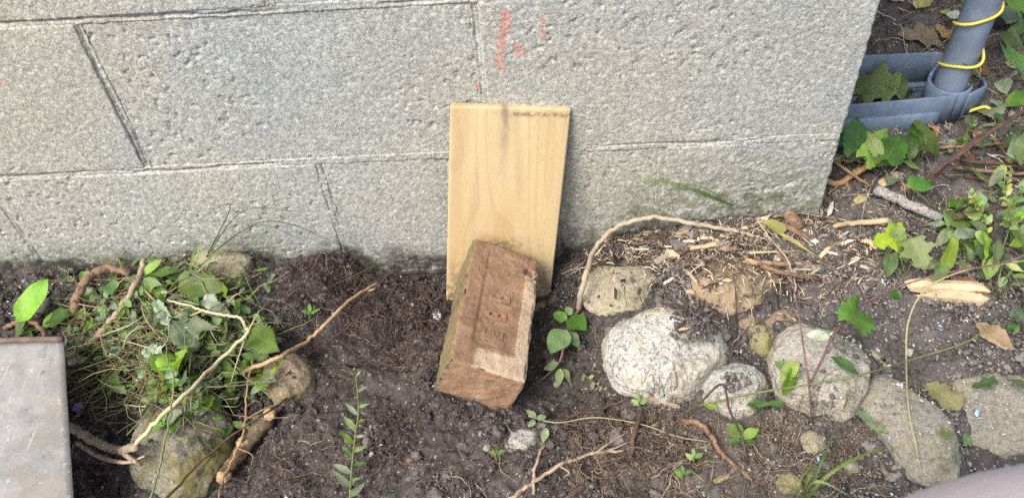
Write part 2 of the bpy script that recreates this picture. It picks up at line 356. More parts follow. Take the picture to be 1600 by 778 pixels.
# ------------------------------------------------------------------ ground
def grid_axis(lo, hi, core0, core1, st, n):
    g = lambda a, b: a+(b-a)*(np.linspace(0, 1, n)**2.4)
    return np.concatenate([g(core0, lo)[::-1][:-1], np.arange(core0, core1, st), g(core1, hi)[1:]])
gx = grid_axis(-14, 14, -.56, 1.18, .0024, 40); gy = np.concatenate([grid_axis(-12, .05, -.42, .04, .0022, 30)[:-30], np.arange(.04, .75, .0042), .75+(15-.75)*np.linspace(0, 1, 30)**2.4])
X, Y = np.meshgrid(gx, gy)
def zones(x, y):
    dry = .10 + .22*sst(-.22, -.30, y)*sst(-.1, .1, x) + .70*sst(.15, .5, x+.25*y) + .25*sst(-.02, .02, y)*sst(.0, -.2, x) + .2*fbm(x*6, y*6, 0, 77, 3)
    return np.stack([np.clip(dry, 0, 1), sst(.3, .5, x)*sst(-.13, -.05, y), np.zeros_like(x)], -1)
far = np.clip((np.maximum(np.abs(X-.3)-.9, np.abs(Y-.1)-.75))/.5, 0, 1)
Z = Hs(X, Y)+clod(X, Y)*(1-far)
n_, m_ = X.shape; idx = np.arange(n_*m_).reshape(n_, m_)
quads = np.stack([idx[:-1, :-1], idx[:-1, 1:], idx[1:, 1:], idx[1:, :-1]], -1).reshape(-1, 4)
# ------------------------------------------------------------------ block wall
wall = thing('block_wall', 'grey concrete block wall with cracked mortar joints and a rough right corner', 'wall', (0, .1, -.24))
def pad(x0, x1, z0, z1, st, rough=1., depth=.19, edge=.0015, seed=0, mode='block', tilt=0.):
    nx = max(3, int((x1-x0)/st)); nz = max(3, int((z1-z0)/st))
    xs = np.linspace(x0, x1, nx); zs = np.linspace(z0, z1, nz); A, B = np.meshgrid(xs, zs)
    de = np.minimum(np.minimum(A-x0, x1-A), np.minimum(B-z0, z1-B))
    er = edge*(1+.8*fbm(A*30, B*30, 0, seed, 3)); er = np.maximum(er, .0008)
    if mode == 'block':
        pit = np.clip(.40-worley(A*210, B*210, seed), 0, 1)*.0035*sst(.2, .6, vn(A*55, B*55, 0, seed+9)) + sst(.17, .08, worley(A*48+.22*vn(A*190, B*190, 0, seed), B*48+.22*vn(A*190, B*190, 3, seed), seed+2))*.0026*sst(-.1, .5, vn(A*13, B*13, 0, seed+8))
        cv = fbm(A*300, B*300, 0, seed+5, 2, .8)
        d = fbm(A*9, B*9, 0, seed+3, 2)*.0008+rough*(-.0003*sst(.2, .8, -cv)-pit*.8+np.clip(.3-worley(A*80, B*80, seed+4), 0, 1)*.003*(rough-.6)) + tilt
        d = d-.0008*np.clip(1-de/er, 0, 1)**2
    else:
        across, ln = ((B-z0)/(z1-z0), A) if (x1-x0) > (z1-z0) else ((A-x0)/(x1-x0), B)
        wob = .68+.34*fbm(ln*11, ln*0, 0, seed, 4, .6)
        crack = np.clip(1.2-np.abs(across-wob)/(.15+.12*vn(ln*60, ln*0, 0, seed+3)), 0, 1)*sst(*((-.25, .35) if (x1-x0) > (z1-z0) else (-.8, -.2)), fbm(ln*7, ln*0+3, 0, seed+1, 2))
        cv = fbm(A*230, B*230, 0, seed+5, 3, .75); d = -.0001-.0006*sst(.1, .8, -cv)+fbm(ln*20, ln*0, 0, seed+6, 2)*.0005-(.007 if (x1-x0) > (z1-z0) else .003)*crack
    xo = A+vn(A*120, B*120, 3, seed)*.0008*(de < .004); zo = B+vn(A*120, B*120, 7, seed)*.0008*(de < .004)
    V = np.stack([xo, -d, zo], -1); idx = np.arange(nx*nz).reshape(nz, nx)
    q = [np.stack([idx[:-1, :-1], idx[:-1, 1:], idx[1:, 1:], idx[1:, :-1]], -1).reshape(-1, 4)]
    loop = np.concatenate([idx[0, :], idx[1:, -1], idx[-1, -2::-1], idx[-2:0:-1, 0]]); Vf = [V.reshape(-1, 3)]; prev = loop; base = nx*nz
    for dep in (.006, .02, .05, .1, depth):
        R = Vf[0][loop].copy(); R[:, 1] = dep; jit = fbm(R[:, 0]*60+dep*40, R[:, 2]*60, dep*60, seed, 3)*.0016
        R[:, 0] += np.where(np.abs(R[:, 0]-x1) < .003, jit, 0); Vf.append(R); new = base+np.arange(len(loop)); base += len(loop)
        q.append(np.stack([prev, new, np.roll(new, -1), np.roll(prev, -1)], -1)); prev = new
    V = np.vstack(Vf); q = np.vstack(q)
    x, z = V[:, 0], V[:, 2]
    soil = np.where(x < .28, 0.0-.045*sst(.0, .06, x), .03-.04*sst(.4, .28, x)); hgt = z-soil
    nn = fbm(x*16, z*16, 0, 90, 3)
    moss = np.clip(sst(.05, .0, hgt+nn*.025)*.95+sst(.26, .42, x)*sst(.19, .06, z)*.75, 0, 1)
    dirt = np.clip(sst(.016, -.004, hgt+nn*.012)+.35*sst(.09, .0, hgt+nn*.04)*sst(.1, .5, vn(x*90, z*90, 0, 44))+sst(.03, .08, x)*sst(.3, .25, x)*sst(.022, -.012, z+nn*.012), 0, 1)
    ch = np.zeros_like(x)
    for (a, b), (c, e), r, k in CHALK:
        ab = np.array([c-a, e-b]); tt = np.clip(((x-a)*ab[0]+(z-b)*ab[1])/(ab@ab+1e-9), 0, 1)
        dd = np.hypot(x-a-tt*ab[0], z-b-tt*ab[1]); ch = np.maximum(ch, k*sst(r*1.25, r*.6, dd+.002*vn(x*150, z*150, 0, 6)))
    return V, q, {'wear': np.stack([moss, dirt, ch], -1)}
def cw(px, py): p = onwall(px, py); return (p[0], p[2])
CHALK = [(cw(790, 22), cw(789, 46), .006, 1), (cw(788, 50), cw(784, 74), .0042, .9), (cw(779, 88), cw(783, 104), .0055, .8), (cw(806, 74), cw(815, 84), .0055, .9),
         (cw(848, 22), cw(848, 58), .0035, .6), (cw(746, 131), cw(746, 136), .003, .9), (cw(0, 125), cw(6, 127), .004, .8)]
BZ, BL = .2, .4; J = .0036
seed = 0
for c in range(-1, 5):
    z0, z1 = -.04+c*BZ, -.04+(c+1)*BZ
    off = 0 if c % 2 == 0 else -.2
    edges = sorted(set([round(off-.4*k, 3) for k in range(-3, 5) if off-.4*k < .6] + [.6]))
    for a, b in zip(edges[:-1], edges[1:]):
        seed += 1; vis = (-.1 < z1 and z0 < .37 and b > -.65); st = .0017 if vis else .009
        rg = 1.5 if (a >= .4 and c == 0) else 1.
        V, q, A = pad(a+J, b-(J if b < .59 else 0), z0+J, z1-J, st, rg, seed=seed, tilt=.0012*math.sin(seed*2.1))
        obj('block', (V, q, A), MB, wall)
        if b < .59:
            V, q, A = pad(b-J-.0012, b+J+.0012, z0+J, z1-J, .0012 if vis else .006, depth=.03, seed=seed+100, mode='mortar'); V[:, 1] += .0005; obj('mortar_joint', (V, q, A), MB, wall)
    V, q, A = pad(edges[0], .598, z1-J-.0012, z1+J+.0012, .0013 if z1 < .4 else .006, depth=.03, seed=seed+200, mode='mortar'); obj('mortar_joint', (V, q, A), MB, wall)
for c in range(-1, 5):                                                   # the return of the wall behind the corner
    z0 = -.04+c*BZ; ys = [.195, .4, .8, 1.2, 1.6] if c % 2 else [.195, .6, 1.0, 1.4]
    for a, b in zip(ys[:-1], ys[1:]):
        seed += 1; V, q, A = pad(a+J, b-J, z0+J, z0+BZ-J, .008, depth=.18, seed=seed); V2 = V.copy(); V2[:, 0] = .598-V[:, 1]; V2[:, 1] = V[:, 0]
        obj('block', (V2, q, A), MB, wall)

# ------------------------------------------------------------------ board and brick
def rotv(v):
    v = np.asarray(v, float); th = np.linalg.norm(v); k = v/th; K = np.array([[0, -k[2], k[1]], [k[2], 0, -k[0]], [-k[1], k[0], 0]])
    return np.eye(3)+math.sin(th)*K+(1-math.cos(th))*K@K
def boxgrid(dx, dy, dz, st):
    """surface grid of a box 0..d; returns points, quads (welded)"""
    n = [max(2, int(d/st)) for d in (dx, dy, dz)]; pts = {}; V = []; Q = []
    def vid(p):
        if p not in pts: pts[p] = len(V); V.append(p)
        return pts[p]
    for ax in range(3):
        a, b = [(1, 2), (2, 0), (0, 1)][ax]
        for side in (0, n[ax]):
            for i in range(n[a]):
                for j in range(n[b]):
                    c = []
                    for di, dj in ((0, 0), (1, 0), (1, 1), (0, 1)):
                        p = [0, 0, 0]; p[ax] = side; p[a] = i+di; p[b] = j+dj; c.append(vid(tuple(p)))
                    Q.append(c if side else c[::-1])
    return np.array(V, float)/np.array(n)*np.array([dx, dy, dz]), np.array(Q)
def roundbox(P, d, r):
    d = np.array(d); C = np.clip(P, r, d-r); v = P-C; L = np.linalg.norm(v, axis=1)[:, None]; nrm = v/(L+1e-9)
    return C+nrm*r, nrm
bd = (.1316, .0105, .268)
P, Q = boxgrid(*bd, .0021); Pb, nb = roundbox(P, bd, .0009)
t_ = np.zeros((len(Pb), 3)); u, w = Pb[:, 0]/bd[0], Pb[:, 2]/bd[2]
t_[:, 0] = np.exp(-((u-.44-.02*np.sin(w*9))/.035)**2)*sst(.55, 1, w)*.85
t_[:, 1] = sst(.75, .35, w)*(.35+.65*np.exp(-((u-.5)/.22)**2))*.6+.3*np.exp(-((u-.1)/.06)**2)
t_[:, 2] = sst(.06, .0, bd[2]-.004-Pb[:, 2]+.0)*0+np.exp(-((w-.972)/.01)**2)*sst(.3, .6, u)*.8+np.exp(-((w-.33)/.03)**2)*np.exp(-((u-.55)/.2)**2)*.6+sst(.35, .0, w)*.75
Pb += nb*(fbm(Pb[:, 0]*80, Pb[:, 1]*80, Pb[:, 2]*12, 9, 2)*.0003)[:, None]
RB = rotv((-.20362, .12948, .07284)); OB = np.array([.13228, -.06773, -.0205])
board = obj('wooden_board', (Pb@RB.T+OB, Q), m_board(), attrs={'tint': t_}); tag(board, 'pale pine board standing upright against the block wall behind the brick', 'board')
# brick
bk = (.0850, .1840, .0620); RK = rotv((-.0366, .4015, -.1226)); OK = np.array([.1351, -.2370, .0400])-RK[:, 2]*.0075
P, Q = boxgrid(*bk, .0017); Pk, nk = roundbox(P, bk, .0038)
fr = sst(.5, .9, nk[:, 2]); uu, ll = Pk[:, 0]/bk[0], Pk[:, 1]/bk[1]
u0, u1, l0, l1 = .24, .80, .17, .93
panel = sst(u0-.015, u0+.03, uu)*sst(u1+.015, u1-.03, uu)*sst(l0-.01, l0+.018, ll)*sst(l1+.01, l1-.018, ll)*(P[:, 2] > bk[2]*.98)
groove = np.exp(-((uu-u0-.02)/.018)**2)*sst(l0, l0+.05, ll)*sst(l1, l1-.05, ll)*(P[:, 2] > bk[2]*.98)
disp = fbm(Pk[:, 0]*45, Pk[:, 1]*45, Pk[:, 2]*45, 31, 3)*.0011+fbm(Pk[:, 0]*220, Pk[:, 1]*220, Pk[:, 2]*220, 35, 2)*.00045
edge = (np.abs(nk).max(1) < .93); disp -= edge*np.clip(fbm(Pk[:, 0]*60, Pk[:, 1]*60, Pk[:, 2]*60, 41, 3), 0, 1)*.006
chip = np.exp(-(((uu-1.02)/.16)**2+((ll-.86)/.09)**2+((Pk[:, 2]/bk[2]-1)/.3)**2)); disp -= chip*.004*(1+fbm(Pk[:, 0]*130, Pk[:, 1]*130, Pk[:, 2]*130, 8, 3))
Pk2 = Pk+nk*disp[:, None]; Pk2[:, 2] -= panel*.0011+groove*.0008
tk = np.zeros((len(Pk), 3)); top = P[:, 2] > bk[2]*.98
tk[:, 0] = top*np.maximum(sst(.79, .82, uu)*sst(.86, .78, ll)*.95, sst(.16, .13, ll)*sst(.2, .4, uu)*.85)+chip*.4+(P[:, 1] < 1e-6)*.25+(~top)*(P[:, 0] > bk[0]*.98)*.6
tk[:, 1] = (P[:, 0] < 1e-6)*(.62)+(P[:, 1] < 1e-6)*sst(.7, .1, uu)*.4
tk[:, 2] = np.exp(-(((uu-.80)/.045)**2+((ll-.845)/.05)**2))*top*.95+np.exp(-(uu/.06)**2)*sst(.3, .5, ll)*sst(.85, .7, ll)*.5+np.exp(-(((uu-.02)/.07)**2+(ll/.035)**2))*.6+(ll > .92)*.12
MK = m_brick()
brick = thing('brick', 'weathered orange brown clay brick with stamped panel lying against the board', 'brick', OK)
obj('brick_body', (Pk2@RK.T+OK, Q), MK, brick, attrs={'tint': tk})
def letter(ch, u, l, size):
    cu = bpy.data.curves.new('t', 'FONT'); cu.body = ch; cu.size = size; cu.extrude = .0007; cu.bevel_depth = .0005; cu.bevel_resolution = 1; cu.align_x = 'CENTER'; cu.align_y = 'CENTER'; cu.offset = -.0002
    o = bpy.data.objects.new('t', cu); COL.objects.link(o); dg = bpy.context.evaluated_depsgraph_get(); me = bpy.data.meshes.new_from_object(o.evaluated_get(dg))
    v = np.array([p.co[:] for p in me.vertices]); f = [tuple(p.vertices) for p in me.polygons]; bpy.data.objects.remove(o)
    a = np.stack([-v[:, 1]*1.25, v[:, 0]*.9, v[:, 2]], -1)               # reads up the brick
    a = a+np.array([u*bk[0], l*bk[1], bk[2]-.0009]); a[:, 2] += fbm(a[:, 0]*200, a[:, 1]*200, 0, 4, 2)*.0003
    obj('letter', (a@RK.T+OK, f), MK, brick, attrs={'tint': np.zeros((len(a), 3))})
for i, ch in enumerate('EBB'): letter(ch, .50+.01*i, .275+.145*i, .027)

# ------------------------------------------------------------------ stones
def stone(name, label, px, py, wpx, hpx, k, sink, mat, seed, ang=0., planes=5, sub=5, rough=1., group=None, cut=.8, flat=None, cat='stone'):
    rs = np.random.default_rng(seed); g = at(px, py, 0, False); s = scale_at(g); v = CAM-g; e = math.asin(v[2]/np.linalg.norm(v))
    a = wpx/2/s; b = hpx/2/s/math.sqrt(math.sin(e)**2+(k*math.cos(e))**2); c = b*k
    g = at(px, py, c*sink, False); V, Fc = ICO[sub]; N = V.copy()
    r = np.ones(len(V))*1.06
    for i in range(planes):
        n = rs.normal(size=3); n[2] = abs(n[2]) if i < planes*.7 else n[2]; n /= np.linalg.norm(n); d = rs.uniform(cut, 1.0); q = N@n
        r = np.minimum(r, np.where(q > .2, d/np.maximum(q, .2), 9))
    r = r/ np.percentile(r, 92)
    r = r*(1+rough*(fbm(N[:, 0]*1.3, N[:, 1]*1.3, N[:, 2]*1.3, seed, 2)*.07+fbm(N[:, 0]*4, N[:, 1]*4, N[:, 2]*4, seed+1, 3)*.035+fbm(N[:, 0]*14, N[:, 1]*14, N[:, 2]*14, seed+2, 3)*.013))
    if sub > 4:                                                          # soften the facets
        pass
    ax = np.array([a, b, c]); P = N*r[:, None]*ax
    ca, sa = math.cos(ang), math.sin(ang)
    # the outline is measured along the picture's axes: undo the turn in the semi-axes
    P = np.stack([P[:, 0]*ca-P[:, 1]*sa, P[:, 0]*sa+P[:, 1]*ca, P[:, 2]], -1)
    o = obj(name, (P+g, Fc), mat, loc=g); tag(o, label, cat, group)
    ROCKS.append((g, ax*.97, ang)); return g, ax
stone('boulder', 'large rounded pale granite stone with soil on its top, right of the brick', 1036, 556, 190, 150, .8, .32, R_WHITE, 3, .12, 5, 6, .9, cut=.86)
stone('stone', 'small rounded whitish stone just below the large pale granite stone', 1146, 608, 108, 92, .6, .22, R_WHITE, 12, .1, 7, 5, .7, cut=.84)
stone('stone', 'flat tan angular stone half buried above the large pale granite stone', 980, 450, 158, 96, .5, .12, R_TAN, 24, .1, 14, 5, 1, cut=.56)
stone('stone', 'flat brown stone half buried beneath the mulch and twigs', 1142, 446, 150, 92, .55, .22, R_BROWN2, 33, -.5, 10, 5, 1.1, cut=.62)
stone('stone', 'small angular brown stone tucked against a twig in the mulch', 1196, 440, 52, 50, .7, .3, R_BROWN, 41, -.5, 9, 4, .8, cut=.65)
stone('stone', 'small greenish round stone between the pale and the grey granite stones', 1190, 532, 48, 54, .8, .4, R_GREEN, 52, .2, 4, 4, .8)
stone('boulder', 'broad grey granite stone behind the crossing weed stems, right side', 1284, 580, 166, 146, .62, .26, R_GREY2, 63, -.1, 7, 6, .9, cut=.8)
stone('stone', 'long flat grey stone to the right of the broad granite stone, vine across it', 1420, 668, 124, 168, .36, .1, R_GREY, 74, .25, 5, 5, .9, cut=.8)
stone('stone', 'wide flat pale stone at the right edge of the picture', 1575, 640, 190, 140, .3, .05, R_GREY, 85, -.35, 6, 5, .9, cut=.75)
stone('boulder', 'mossy rounded boulder under the cut weeds at lower left', 290, 692, 160, 176, .8, .3, R_MOSS, 96, .1, 8, 6, 1.2, cut=.8)
stone('stone', 'brown lumpy stone below the leaning brown stick, left of centre', 452, 595, 86, 84, .8, .35, R_BROWN, 107, .3, 6, 5, 1.2, cut=.75)
stone('stone', 'yellowish pitted stone against the wall behind the cut weeds', 345, 420, 108, 74, .6, .3, R_TAN, 118, -.1, 5, 5, 1, cut=.8)
stone('stone', 'pale flat stone barely showing in the soil in front of the brick', 812, 690, 66, 38, .45, .0, R_WHITE, 129, .2, 6, 4, 1, cut=.7)
stone('stone', 'grey green oval pebble near the bottom edge beside the grass tuft', 1232, 756, 40, 44, .55, .3, R_GREEN, 131, .7, 3, 4, .6)
PEB = [(1112,614,34,26,R_BROWN),(1222,500,60,34,R_BROWN),(1170,503,36,32,R_BROWN),(553,395,22,14,R_GREY),(1365,555,22,18,R_TAN),(1385,575,16,14,R_GREY),(1372,545,12,12,R_WHITE),(1422,550,16,14,R_WHITE),
 (1020,402,16,12,R_TAN),(990,392,12,10,R_BROWN),(1010,365,12,10,R_TAN),(1205,575,12,16,R_GREY),(1216,610,22,18,R_BROWN),(1508,170,14,12,R_WHITE),(1585,208,14,12,R_WHITE),(960,482,20,14,R_BROWN),(1060,480,34,24,R_GREY),(930,500,18,12,R_GREY),
 (1270,690,46,34,R_TAN),(1330,730,30,26,R_TAN),(1405,735,26,22,R_GREY),(1450,725,28,24,R_GREY),(270,432,16,14,R_WHITE),(640,720,16,14,R_BROWN),(870,600,12,10,R_GREY),(850,480,34,22,R_BROWN),(1300,345,22,16,R_BROWN),(760,700,14,12,R_GREY),(905,745,14,12,R_BROWN),(1180,590,14,12,R_GREY)]
PLAB = ['brown pebble wedged at the foot of the large pale granite stone','grey lump of stone above the greenish round stone, right one','grey pebble just left above the greenish round stone','grey pebble pressed against the wall under the crack','tan pebble just right of the broad grey granite stone, lower of two','small grey pebble at the top of the long flat grey stone','tiny white pebble just right of the broad grey granite stone, upper one','white pebble lying alone beside the yellowish vine',
 'tan pebble in the mulch above the flat tan stone','tiny brown pebble in the mulch above the flat tan stone','tiny tan pebble inside the curve of the arching vine','small grey pebble squeezed between the whitish and the broad granite stones','rust brown pebble between the whitish and broad granite stones','white pebble in the litter below the channel corner','white pebble in the litter at the right edge','brown pebble in front of the flat tan stone','grey pebble on the soil between the flat tan and flat brown stones','small grey pebble left of the large granite stone top',
 'tan stone lump in the dry roots below the broad granite stone','tan pebble in the dry roots near the bottom edge','grey pebble at the lower left end of the long flat stone','grey pebble at the lower tip of the long flat stone','white pebble at the wall foot beside the yellowish stone','brown pebble alone on the soil below the sapling tip','tiny grey pebble left of the creeping plant foot','brown pebble in the shade right of the board foot','brown pebble right at the bottom of the wall corner','tiny grey pebble just left of the pale flat stone','tiny brown pebble beside the branching root, bottom centre','tiny grey pebble touching the small whitish stone']
for i, (a, b, w_, h_, mt) in enumerate(PEB):
    stone('pebble', PLAB[i], a, b, w_, h_, .7, .25, mt, 200+i, random.random()*3, 6, 3, 1., group='loose pebbles in the soil', cat='pebble', cut=.75)
g, ax = stone('foil_ball', 'small crumpled silvery ball beside the left edge of the brick', 684, 496, 20, 22, 1., .7, m_plain('silver_foil', (.62, .63, .66), .3, .6, .2, 200, .9), 301, 0, 14, 4, 2.4, cut=.8, cat='foil')

GRID[True] = S(_gx, _gy).tolist(); Z = Z+collar(X, Y); gv = np.stack([X, Y, Z], -1).reshape(-1, 3)
tag(obj('ground', (gv, quads), MS, loc=(0, 0, 0), attrs={'zone': zones(X.ravel(), Y.ravel())}), 'dark crumbly garden soil at the foot of the wall', 'soil', kind='structure')

# ------------------------------------------------------------------ soil crumbs, rootlets, flecks (stuff)
def scatter(n, x0=-.5, x1=1.12, y0=-.4, y1=.7, dens=None):
    x = RNG.uniform(x0, x1, n); y = RNG.uniform(y0, y1, n); k = ~((y > -.004) & (x < .605))
    if dens is not None: k &= RNG.random(n) < dens(x, y)
    return x[k], y[k]
def on_rock(x, y): return S(x, y) > H(x, y)+collar(x, y)+.001
def inside_brick(x, y, z):
    p = (np.stack([x, y, z], -1)-OK)@RK; return np.all((p > -.002) & (p < np.array(bk)+.002), axis=1)
def lumps(x, y, size, sub, sinkf=.2, flat=.75):
    n = len(x); V, Fc = ICO[sub]; k = len(V)
    A = RNG.normal(size=(n, 3, 3)); Qm, _ = np.linalg.qr(A)
    sc = size[:, None, None]*RNG.uniform(.6, 1.15, (n, 1, 3))
    P = V[None]*(1+RNG.uniform(-.3, .22, (n, k, 1))) * sc
    P = np.einsum('nij,nkj->nki', Qm, P); P[:, :, 2] *= flat
    z = S(x, y)+clod(x, y)*.6+size*sinkf
    P += np.stack([x, y, z], -1)[:, None, :]
    Fa = (Fc[None]+(np.arange(n)*k)[:, None, None]).reshape(-1, 3)
    zn = np.repeat(zones(x, y), k, axis=0); return P.reshape(-1, 3), Fa, {'zone': zn}
def crumb_dens(x, y):
    return np.where(on_rock(x, y), np.where(fbm(x*22, y*22, 0, 55, 3) > .55, .25, .0), 1)*np.where(y > .05, .4, 1)
xa, ya = scatter(34000, y1=.0, dens=crumb_dens); xb, yb = scatter(9000, x0=.6, dens=crumb_dens); x = np.append(xa, xb); y = np.append(ya, yb); sz = np.clip(RNG.lognormal(math.log(.0016), .42, len(x)), .0008, .0055)
k = ~inside_brick(x, y, S(x, y)); G1 = lumps(x[k], y[k], sz[k], 1)
tag(obj('soil_crumbs', G1, MC, loc=(0, 0, 0), smooth=False), 'fine loose soil crumbs strewn over the ground', 'soil', kind='stuff')
def clods_dens(x, y): return np.where(on_rock(x, y), .0, 1)*np.where(x < .32, 1, .55)*np.where(y > .03, .3, 1)*(.25+.75*(fbm(x*9, y*9, 0, 66, 2) > -.1))
x, y = scatter(6800, dens=clods_dens); sz = np.clip(RNG.lognormal(math.log(.0036), .36, len(x)), .002, .009)
k = ~inside_brick(x, y, S(x, y)+.004); V, Fc, A = lumps(x[k], y[k], sz[k], 2, .15, .6)
V = V+np.stack([vn(V[:, 0]*350, V[:, 1]*350, V[:, 2]*350, q) for q in (1, 2, 3)], -1)*.0032
tag(obj('soil_clods', (V, Fc, A), MC, loc=(0, 0, 0)), 'small broken clods of dark soil', 'soil', kind='stuff')
x, y = scatter(420, y1=0, dens=lambda x, y: clods_dens(x, y)*np.where(x < .5, 1, .5)); sz = RNG.uniform(.005, .011, len(x)); k = ~inside_brick(x, y, S(x, y)+.006)
V, Fc, A = lumps(x[k], y[k], sz[k], 3, .0, .55)
for q_, a_ in ((110, .0045), (300, .0022)): V = V+np.stack([vn(V[:, 0]*q_, V[:, 1]*q_, V[:, 2]*q_, q) for q in (5, 6, 7)], -1)*a_
tag(obj('soil_lumps', (V, Fc, A), MC, loc=(0, 0, 0)), 'larger crumbly lumps of dug soil', 'soil', kind='stuff')
# soil heaped in the hollow on the big boulder's top
c0, a0 = ROCKS[0][0], ROCKS[0][1]
def heap(cx, cy, r, n, ztop):
    th = RNG.uniform(0, 6.28, n); rr = r*np.sqrt(RNG.random(n)); x = cx+rr*np.cos(th)*1.3; y = cy+rr*np.sin(th); return x, y
hx = []; hy = []
for px, py, r, n in ((1086, 503, .019, 230), (1068, 516, .016, 60), (1098, 528, .010, 40), (1148, 600, .011, 80), (1045, 455, .02, 200), (1325, 545, .02, 40), (1240, 640, .03, 120), (480, 425, .045, 900), (450, 450, .03, 300)):
    p = at(px, py); x, y = heap(p[0], p[1], r, n, 0); hx.append(x); hy.append(y)
x = np.concatenate(hx); y = np.concatenate(hy); sz = np.clip(RNG.lognormal(math.log(.0016), .5, len(x)), .0008, .006)
tag(obj('soil_crumbs', lumps(x, y, sz, 1, .3), MC, loc=(0, 0, 0), smooth=False), 'loose soil lying in heaps on top of the stones', 'soil', kind='stuff')

def strands(n, dens, ln, rad, k=3, wig=.5, lift=.004, seg=9, seed=1, flatz=False, **kw):
    rg = np.random.default_rng(seed); x, y = scatter(n, dens=dens, **kw); n = len(x); th = rg.uniform(0, 6.28, n); L = ln*rg.lognormal(0, .45, n)
    X_ = [x]; Y_ = [y]
    for i in range(seg): th = th+rg.normal(0, wig, n); X_.append(X_[-1]+np.cos(th)*L/seg); Y_.append(Y_[-1]+np.sin(th)*L/seg)
    X_, Y_ = np.array(X_), np.array(Y_); Z_ = S(X_, Y_)+clod(X_, Y_)*.5+.001+lift*np.abs(np.sin(np.linspace(0, 3.1, seg+1)))[:, None]*rg.random(n)[None]+lift*.3*rg.random((seg+1, n))
    bad = (Y_ > -.003) & (X_ < .605); Y_ = np.where(bad, -.003, Y_)
    P = np.stack([X_, Y_, Z_], -1); T = np.gradient(P, axis=0); up = np.array([0, 0, 1.]); A = np.cross(T, up); A /= np.linalg.norm(A, axis=-1)[..., None]+1e-9; B = np.cross(A, T); B /= np.linalg.norm(B, axis=-1)[..., None]+1e-9
    r = (rad*rg.lognormal(0, .3, n))[None, :, None]*np.linspace(1, .45, seg+1)[:, None, None]
    rings = np.stack([P+r*(math.cos(2*math.pi*j/k)*A+math.sin(2*math.pi*j/k)*B) for j in range(k)], 2)   # seg+1, n, k, 3
    V = rings.transpose(1, 0, 2, 3).reshape(-1, 3); b = (np.arange(n)*(seg+1)*k)[:, None, None]; i = np.arange(seg)[None, :, None]*k; j = np.arange(k)[None, None, :]; j2 = (j+1) % k
    Q = np.stack([b+i+j, b+i+j2, b+i+k+j2, b+i+k+j], -1).reshape(-1, 4); return V, Q
def blob(*spots):
    P = [(at(a, b), r) for a, b, r in spots]
    return lambda x, y: np.clip(sum(np.exp(-((x-p[0])**2+(y-p[1])**2)/(2*r*r)) for p, r in P), 0, 1)
M_RED = m_stick('rootlet_red', (.06, .042, .038), (.19, .135, .115), 40, isl=.7); M_PALE = m_stick('rootlet_pale', (.26, .19, .13), (.48, .39, .29), 40, isl=.4)
M_DARK = m_stick('dark_stem', (.05, .035, .028), (.13, .095, .075), 60, isl=.4); M_STRAW = m_stick('straw', (.26, .20, .13), (.60, .52, .40), 50, isl=.55)
rd = blob((600,540,.05),(660,520,.05),(490,410,.03),(520,450,.04),(600,700,.07),(450,740,.05),(900,720,.06),(1000,690,.06),(700,700,.05),(560,600,.05),(330,520,.03))
tag(obj('rootlets', strands(8000, lambda x, y: rd(x, y)*(~on_rock(x, y)), .030, .0003, seed=3, wig=.6, lift=.006, x1=.6, y1=0), M_RED, loc=(0, 0, 0)), 'fine reddish brown rootlets matted through the soil', 'roots', kind='stuff')
rm = blob((640,480,.03),(600,510,.03),(690,520,.025),(500,405,.02),(530,430,.02),(480,450,.02),(560,480,.03))
tag(obj('root_mat', strands(1900, lambda x, y: rm(x, y), .026, .00030, seed=13, wig=.7, lift=.012, x0=-.12, x1=.2, y0=-.2, y1=0), M_RED, loc=(0, 0, 0)), 'matted fine dark roots in the hollow left of the brick', 'roots', kind='stuff')
pd = lambda x, y: .25+.6*blob((920,720,.06),(660,510,.03),(1240,650,.05),(450,620,.05),(1280,740,.05))(x, y)
tag(obj('rootlets', strands(2800, lambda x, y: pd(x, y)*(~on_rock(x, y)), .028, .00036, seed=4, wig=.5, lift=.006), M_PALE, loc=(0, 0, 0)), 'thin pale rootlets and dry threads on the soil', 'roots', kind='stuff')
mul = blob((960,395,.02),(1000,370,.025),(1070,370,.035),(1040,385,.035),(1120,395,.05),(1200,375,.05),(1270,400,.04),(1240,690,.04),(1300,720,.04),(1320,360,.04))
tag(obj('mulch_straw', strands(2300, lambda x, y: mul(x, y), .012, .0006, seed=5, wig=.06, lift=.003, seg=4, x0=.28, x1=.78, y0=-.17, y1=.05), M_STRAW, loc=(0, 0, 0)), 'short pale straw bits mixed into the mulch by the wall corner', 'straw', kind='stuff')
tag(obj('mulch_stems', strands(5200, lambda x, y: mul(x, y)+.3*(y > .02)+.3*blob((1240,640,.03),(1310,680,.03))(x, y), .026, .0007, seed=6, wig=.15, lift=.004, seg=4, x0=.28, x1=1.12, y0=-.18, y1=.6), M_DARK, loc=(0, 0, 0)), 'dark broken stems littering the mulch', 'stems', kind='stuff')
tag(obj('leaf_litter_straw', strands(620, lambda x, y: (y > .0)*.8, .05, .0007, seed=8, wig=.2, lift=.012, seg=5, x0=.6, x1=1.12, y0=0., y1=.7), M_STRAW, loc=(0, 0, 0)), 'dry straw stems littering the ground behind the wall corner', 'straw', kind='stuff')
